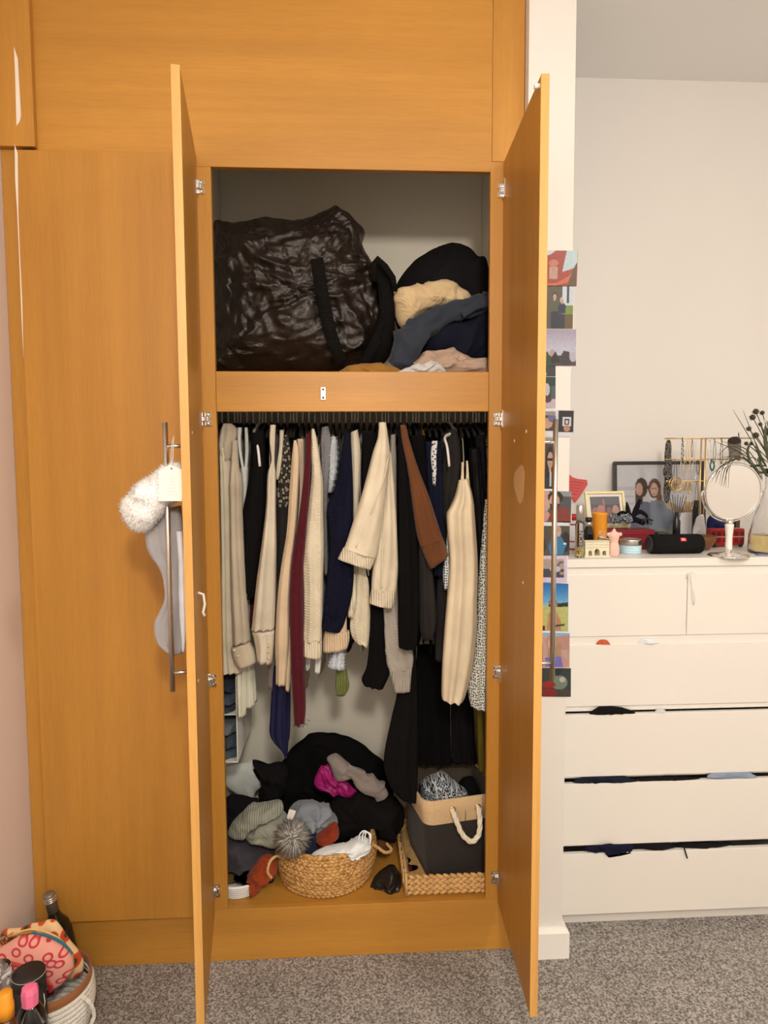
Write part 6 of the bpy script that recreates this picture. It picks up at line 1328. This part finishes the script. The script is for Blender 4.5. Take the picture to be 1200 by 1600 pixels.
q = sp(1190, 868); o = obj('blue_notebook', MB().box(q.x-.012, q.x+.05, q.y-.004, q.y+.02, ZK, ZK+.005), plain('periwinkle_cover', lin((110, 112, 160)), .5), smooth=False, bevel=.0008); tag(o, 'thin periwinkle notebook lying in front of the glass vase', 'notebook')

# ------------------------------------------------------------------ basket corner on the carpet, left
RB = .111; bc = Vector((at(146, 1545, -.225).x-RB-.008, -.225, 0))
BH = at(137, 1508, bc.y).z-.02
t = thing('rope_basket', 'cream cotton rope basket with a brown rim by the pink-grey wall', 'basket', bc)
RPR = .0072; nl = int((BH-.02)/(RPR*1.8))
M_RP = fab(alb((218, 202, 176), 1.1), 'knit')
for i in range(nl):
    u = i/(nl-1); r_ = RB*(.82+.20*math.sin(min(1, u*1.15)*math.pi/2)-.05*max(0, u-.6)/.4); z = RPR+i*RPR*1.8
    obj('rope_coil', MB().tube([bc+Vector((r_*math.cos(2*math.pi*q/56), r_*math.sin(2*math.pi*q/56), z)) for q in range(56)], RPR, 8, closed=True), M_RP, t)
zr = nl*RPR*1.8
obj('rim', MB().lathe([(RB*.95, zr-.004), (RB*.985, zr), (RB*.985, zr+.022), (RB*.95, zr+.025), (RB*.93, zr+.022), (RB*.93, zr-.03), (RB*.95, zr-.004)], bc, 56, cap=False), fab(lin((150, 98, 60))), t)
obj('floor_pad', MB().lathe([(.001, .002), (RB*.82, .002), (RB*.82, .008), (.001, .008)], bc, 40), M_RP, t)
hp = bc+Vector((RB*.98, -.02, 0))
twist([Vector((hp.x-.004, hp.y-.02, zr-.005)), Vector((hp.x+.018, hp.y-.02, zr-.03)), Vector((hp.x+.022, hp.y-.015, zr-.07)), Vector((hp.x+.008, hp.y-.03, zr-.10))], .005, M_RP, 'rope_handle', t, n=26)
obj('handle_knot', MB().lathe([(.001, -.012), (.011, -.006), (.013, 0), (.011, .007), (.001, .012)], bc+Vector((.035, -RB-.006, zr-.085)), 12), M_RP, t)
PZ = fab(lin((232, 196, 150)), 'pizza'); LP = fab(lin((226, 160, 146)), 'lips')
pz = cloth('food_print_pouch', 'zip pouch with red and orange food print in the rope basket', 'pouch', [(0, 1458), (30, 1449), (60, 1441), (82, 1437), (94, 1446), (108, 1468), (122, 1486), (130, 1506), (126, 1522), (112, 1528), (80, 1530), (20, 1530), (-10, 1500)], -.19, .03, PZ, wr=.008, ws=14, seed=95, parts='pouch_body')
obj('blue_lining', limb_mb([(50, 1459, 3), (78, 1466, 5), (98, 1478, 6), (112, 1492, 3)], -.23, .5, wr=.002, seed=2), fab(lin((62, 122, 142))), pz)
obj('piping', MB().tube([Vector(q) for q in spline([tuple(at(*a, -.227)) for a in ((15, 1462), (50, 1452), (85, 1462), (105, 1480), (114, 1500), (113, 1518))], 30)], .0025, 8), fab(lin((232, 196, 130))), pz)
obj('zip_pull', MB().tube([at(8, 1462, -.235), at(12, 1470, -.24), at(8, 1478, -.24), at(3, 1470, -.235), at(8, 1462, -.235)], .0028, 8), plain('antique_brass', lin((150, 128, 84)), .35, .8), pz)
obj('zip_tape', MB().tube([at(-5, 1470, -.225), at(8, 1464, -.23), at(30, 1459, -.225), at(55, 1455, -.225)], .004, 8), fab(lin((176, 142, 84))), pz)
lp = cloth('lips_print_pouch', 'pink cosmetic pouch printed with red lip marks in the rope basket', 'pouch', [(-12, 1492), (8, 1476), (30, 1463), (58, 1462), (90, 1474), (110, 1492), (114, 1512), (104, 1530), (86, 1544), (70, 1540), (40, 1522), (0, 1508)], -.27, .035, LP, wr=.006, ws=12, seed=96, parts='pouch_body')
obj('zip_edge', limb_mb([(-5, 1500, 3), (20, 1506, 3.2), (45, 1513, 3), (70, 1530, 3), (84, 1545, 2.5)], -.303, .6, wr=.001, seed=3), fab(lin((196, 70, 70))), lp)
obj('tassel', MB().lathe([(.001, -.010), (.006, -.006), (.006, .006), (.002, .010), (.001, .011)], at(79, 1545, -.305), 12), fab(lin((140, 26, 40))), lp)
cloth('burgundy_pouch', 'dark burgundy pouch under the lips-print pouch', 'pouch', [(-10, 1505), (20, 1510), (50, 1520), (76, 1536), (84, 1552), (60, 1560), (-10, 1545)], -.245, .025, fab(lin((112, 24, 40))), wr=.006, ws=14, seed=97)
# wine bottle
nb_ = at(76, 1396, -.066); t = thing('wine_bottle', 'dark wine bottle with grey foil cap standing behind the rope basket', 'bottle', (-.885, -.045, .0))
ftp = Vector((-.872, -.060, .0075)); ax = (nb_-ftp); Lb = ax.length; MW = Matrix.Translation(ftp) @ ax.to_track_quat('Z', 'Y').to_matrix().to_4x4()
def wl(prof): 
    mb = MB().lathe(prof, (0, 0, 0), 28); return place(mb, MW)
obj('glass_body', wl([(.001, 0), (.036, 0), (.037, .004), (.037, Lb*.58), (.033, Lb*.66), (.018, Lb*.75), (.0145, Lb*.80), (.0145, Lb*.97), (.001, Lb*.97)]), plain('dark_bottle_glass', (.010, .012, .008), .1), t)
obj('foil', wl([(.0152, Lb*.795), (.0155, Lb*.91), (.0165, Lb*.912), (.0165, Lb*.995), (.015, Lb), (.001, Lb)]), plain('grey_foil', lin((132, 124, 112)), .45, .35), t)
for f in (.918, .938, .958): obj('foil_ring', wl([(.0166, Lb*f-.002), (.0178, Lb*f), (.0166, Lb*f+.002)]), plain('foil_rings', (.7, .68, .64), .25, .9), t)
# toiletries standing in front of the basket
def stand(x, Y): q = at(x, 1560, Y); return Vector((q.x, Y, 0))
p = stand(47, -.392); zt3 = at(47, 1518, -.392).z; r = .037
t = thing('black_tube_box', 'black cylindrical box with white stitching beside the rope basket', 'box', p)
M_BL = plain('black_leatherette', (.014, .013, .013), .5)
TL = Matrix.Rotation(-.05, 4, 'Y')
obj('box_body', MB().lathe([(.001, 0), (r, 0), (r, zt3-.03), (.001, zt3-.03)], p, 36), M_BL, t)
obj('lid', MB().lathe([(r*1.02, zt3-.03), (r*1.02, zt3-.002), (r*.99, zt3), (.001, zt3)], p, 36), M_BL, t)
obj('stitching', MB().tube([p+Vector((r*1.015*math.cos(2*math.pi*q/60), r*1.015*math.sin(2*math.pi*q/60), zt3-.003)) for q in range(60)], .0006, 5, closed=True), M_PAPER, t)
obj('snap_cord', MB().tube([p+Vector((r+.001, -.01, zt3-.05)), p+Vector((r+.004, -.012, zt3-.07)), p+Vector((r+.001, -.012, zt3-.09))], .001, 6), M_PAPER, t)
p = stand(47, -.472); zc3 = at(47, 1541, -.472).z; zs3 = at(47, 1566, -.472).z; r = .033
t = thing('micellar_bottle', 'clear plastic toiletry bottle with a bright pink flip cap', 'bottle', p)
obj('bottle', MB().lathe([(.001, 0), (r*.95, 0), (r, .005), (r, zs3-.045), (r*.9, zs3-.028), (r*.6, zs3-.008), (r*.42, zs3), (.001, zs3)], p, 32), GL, t)
obj('liquid', MB().lathe([(.001, .003), (r*.9, .003), (r*.9, zs3-.075), (.001, zs3-.075)], p, 28), glass('micellar', (.92, .9, .95), 0, 1.33), t)
obj('cap', MB().lathe([(r*.56, zs3-.004), (r*.6, zc3-.012), (r*.52, zc3-.002), (r*.3, zc3), (.001, zc3)], p, 8), plain('pink_cap', lin((240, 118, 158)), .35), t, smooth=False, bevel=.001)
obj('label', MB().rings([[p+Vector((r*1.01*math.sin(a), -r*1.01*math.cos(a), z)) for a in [x*.16-1.1 for x in range(14)]] for z in (.03, zs3-.085)], False, False, False), M_PAPER, t)
p = stand(8, -.522); zc4 = at(8, 1549, -.522).z; zs4 = at(8, 1588, -.522).z; r = .022
t = thing('oil_bottle', 'amber brown bottle with a yellow-orange cap at the left wall', 'bottle', p)
obj('bottle', MB().lathe([(.001, 0), (r, 0), (r, zs4-.02), (r*.6, zs4), (.001, zs4)], p, 24), plain('amber_plastic', lin((84, 50, 30)), .2), t)
obj('cap', MB().lathe([(r*.8, zs4), (r*.8, zs4+(zc4-zs4)*.5), (r*.72, zs4+(zc4-zs4)*.55), (r*.68, zc4-.003), (r*.5, zc4), (.001, zc4)], p, 24), plain('orange_cap', lin((236, 156, 38)), .35), t)
p = stand(2, -.405); zt5 = at(2, 1508, -.405).z; r = .025
t = thing('clear_tub', 'clear tub of white cotton buds behind the yellow-capped bottle', 'tub', p)
obj('tub', MB().lathe([(.001, 0), (r, 0), (r, zt5-.004), (r*.9, zt5), (.001, zt5)], p, 28), glass('tub_plastic', (.95, .93, .95), .05), t)
cb = MB(); rr2 = random.Random(4)
for i in range(60):
    c = p+Vector((rr2.uniform(-.016, .016), rr2.uniform(-.016, .016), rr2.uniform(.1, zt5-.02))); d = Vector((rr2.gauss(0, 1), rr2.gauss(0, 1), rr2.gauss(0, 1))).normalized()*.006
    cb.tube([c-d, c, c+d], [.003, .0045, .003], 6)
obj('cotton', cb, fab(alb((232, 226, 212), 1.1)), t, kind='stuff')

# ------------------------------------------------------------------ let the soft things settle against what they touch
from mathutils.bvhtree import BVHTree
def wverts(o): c = WL[o.name]; return [v.co+c for v in o.data.vertices]
def put(o, ws):
    c = WL[o.name]
    for v, w in zip(o.data.vertices, ws): v.co = w-c
def soft(name): return [o for k, o, n in SOFT if n.split('.')[0] == name]
def adjust(name, f):
    for o in soft(name): put(o, [f(w) for w in wverts(o)])
inside_w = lambda w: -.52 < w.x < .5 and .0 < w.y < .6
for k, o, n in SOFT:                                   # nothing sinks into the boards or through the wardrobe sides
    ws = wverts(o); c = sum(ws, Vector())/len(ws)
    if not inside_w(c) or k == 9: continue
    for w in ws:
        w.x = max(-.4975, min(.4755, w.x)); w.y = min(w.y, YB-.0135)
        if c.z < .7: w.z = max(w.z, ZF-.0005); w.y = max(w.y, .0225 if w.z < Z4+.002 else w.y)
        elif c.z > Z2-.05: w.z = max(w.z, Z2-.0065)
    put(o, ws)
RT = ZF+GH+.0105
def rad(w, cx, cy): return math.hypot(w.x-cx, w.y-cy)
def lift(cx, cy, r, z):
    def f(w):
        if rad(w, cx, cy) < r and w.z < z: w.z = z
        return w
    return f
def within(cx, cy, r0, r1, z):                          # cloth lying in a basket stays inside its wall
    def f(w):
        d = rad(w, cx, cy)
        if r0 < d < r1 and w.z < z: w.x = cx+(w.x-cx)*r0/d; w.y = cy+(w.y-cy)*r0/d
        return w
    return f
def drape(w):                                          # over the rim and down into the basket
    if .140 < rad(w, gx, gy) < .178 and w.z < RT: w.z = RT
    return w
for nm in ('bobble_hat', 'rust_cap', 'brown_suede_boot', 'black_hoodie'): adjust(nm, lift(gx, gy, .176, RT))
for nm in ('black_joggers', 'light_blue_shirt'): adjust(nm, drape)
for nm in ('white_strappy_top', 'navy_tshirt'): adjust(nm, within(gx, gy, .142, .178, RT))
rbx = at(372, 1412, .11).x+.004; rbz = ZF+.0048*2+5*.0048*1.85
for nm in ('orange_scarf', 'charcoal_fleece'): adjust(nm, lift(rbx, .125, .099, rbz+.001))
adjust('orange_scarf', lambda w: (setattr(w, 'x', min(w.x, gx-.176)) if abs(w.y-gy) < .09 and w.z < RT else None) or w)
adjust('mustard_sock', within(rbx, .125, .066, .5, 9)); adjust('mustard_sock', lambda w: (setattr(w, 'z', max(w.z, ZF+.0065)) or w))
for nm in ('striped_sock', 'maroon_purse'): adjust(nm, lambda w: (setattr(w, 'x', max(w.x, tx0+.0135)) or setattr(w, 'z', max(w.z, ZF+.0165)) or w))
adjust('black_handbag', lambda w: (setattr(w, 'x', min(w.x, tx0-.017)) or w))
adjust('navy_tights', within(gx, gy, .178, .178, 0))
def out_basket(w):
    d = rad(w, gx, gy)
    if d < .176 and w.z < RT: w.x = gx+(w.x-gx)*.176/d; w.y = gy+(w.y-gy)*.176/d
    return w
for nm in ('navy_tights', 'black_handbag', 'black_coat_heap', 'charcoal_fleece'): adjust(nm, out_basket)
def in_bin(w):
    if w.z < zt_+.004:
        x, y = w.x-bcx, w.y-bcy; c_, s_ = math.cos(.2), math.sin(.2); u, v = x*c_+y*s_, -x*s_+y*c_
        u = max(-.112, min(.112, u)); v = max(-.116, min(.116, v)); w.x = bcx+u*c_-v*s_; w.y = bcy+u*s_+v*c_
    return w
for nm in ('leopard_scarf', 'black_beret'): adjust(nm, in_bin)
def pouch(w):
    w.x = max(w.x, XW+.004)
    d = rad(w, bc.x, bc.y)
    if d > RB*.9 and w.z < zr+.03: w.x = bc.x+(w.x-bc.x)*RB*.9/d; w.y = bc.y+(w.y-bc.y)*RB*.9/d
    return w
for nm in ('food_print_pouch', 'lips_print_pouch', 'burgundy_pouch'): adjust(nm, pouch)
# front to back: where cloth lies inside the cloth in front of it, it is pressed back behind it
def press(order, limit=.09):
    done = []
    for k, o, n in order:
        ws = wverts(o); lo = [min(w[i] for w in ws) for i in range(3)]; hi = [max(w[i] for w in ws) for i in range(3)]; ch_ = False
        for t2, n2, lo2, hi2 in done:
            if n2 == n or any(lo[i] > hi2[i] or hi[i] < lo2[i] for i in range(3)): continue
            for w in ws:
                if any(w[i] < lo2[i] or w[i] > hi2[i] for i in range(3)): continue
                if t2.ray_cast(w, Vector((0, -1, 0)))[0] is None: continue     # not behind its front face
                q = w.copy(); ex = None
                for _ in range(12):
                    h = t2.ray_cast(q, Vector((0, 1, 0)))
                    if h[0] is None: break
                    ex = h[0]; q = h[0]+Vector((0, 1e-5, 0))
                if ex is not None and ex.y-w.y < limit: w.y = ex.y+.0012; ch_ = True
        if ch_:
            for w in ws: w.y = min(w.y, YB-.0135)
            put(o, ws)
        done.append((BVHTree.FromPolygons(ws, [tuple(p.vertices) for p in o.data.polygons]), n, [min(w[i] for w in ws)-.001 for i in range(3)], [max(w[i] for w in ws)+.001 for i in range(3)]))
bxa = at(604, 1290, .42).x; bza = at(604, 1290, .42).z
adjust('black_coat_heap', lambda w: (setattr(w, 'x', min(w.x, bxa-.002)) if w.y < .452 and w.z < bza else None) or w)
adjust('black_joggers', lambda w: (setattr(w, 'z', max(w.z, ZF+.082)) if w.x > tx0-.03 else None) or w)
press(sorted(SOFT, key=lambda s: s[0]))
for o, sd_ in FURRY:
    fur_on(o, 900, .012, .0009, fab(alb((205, 200, 190), 1.15), 'fur'), o, sd_)
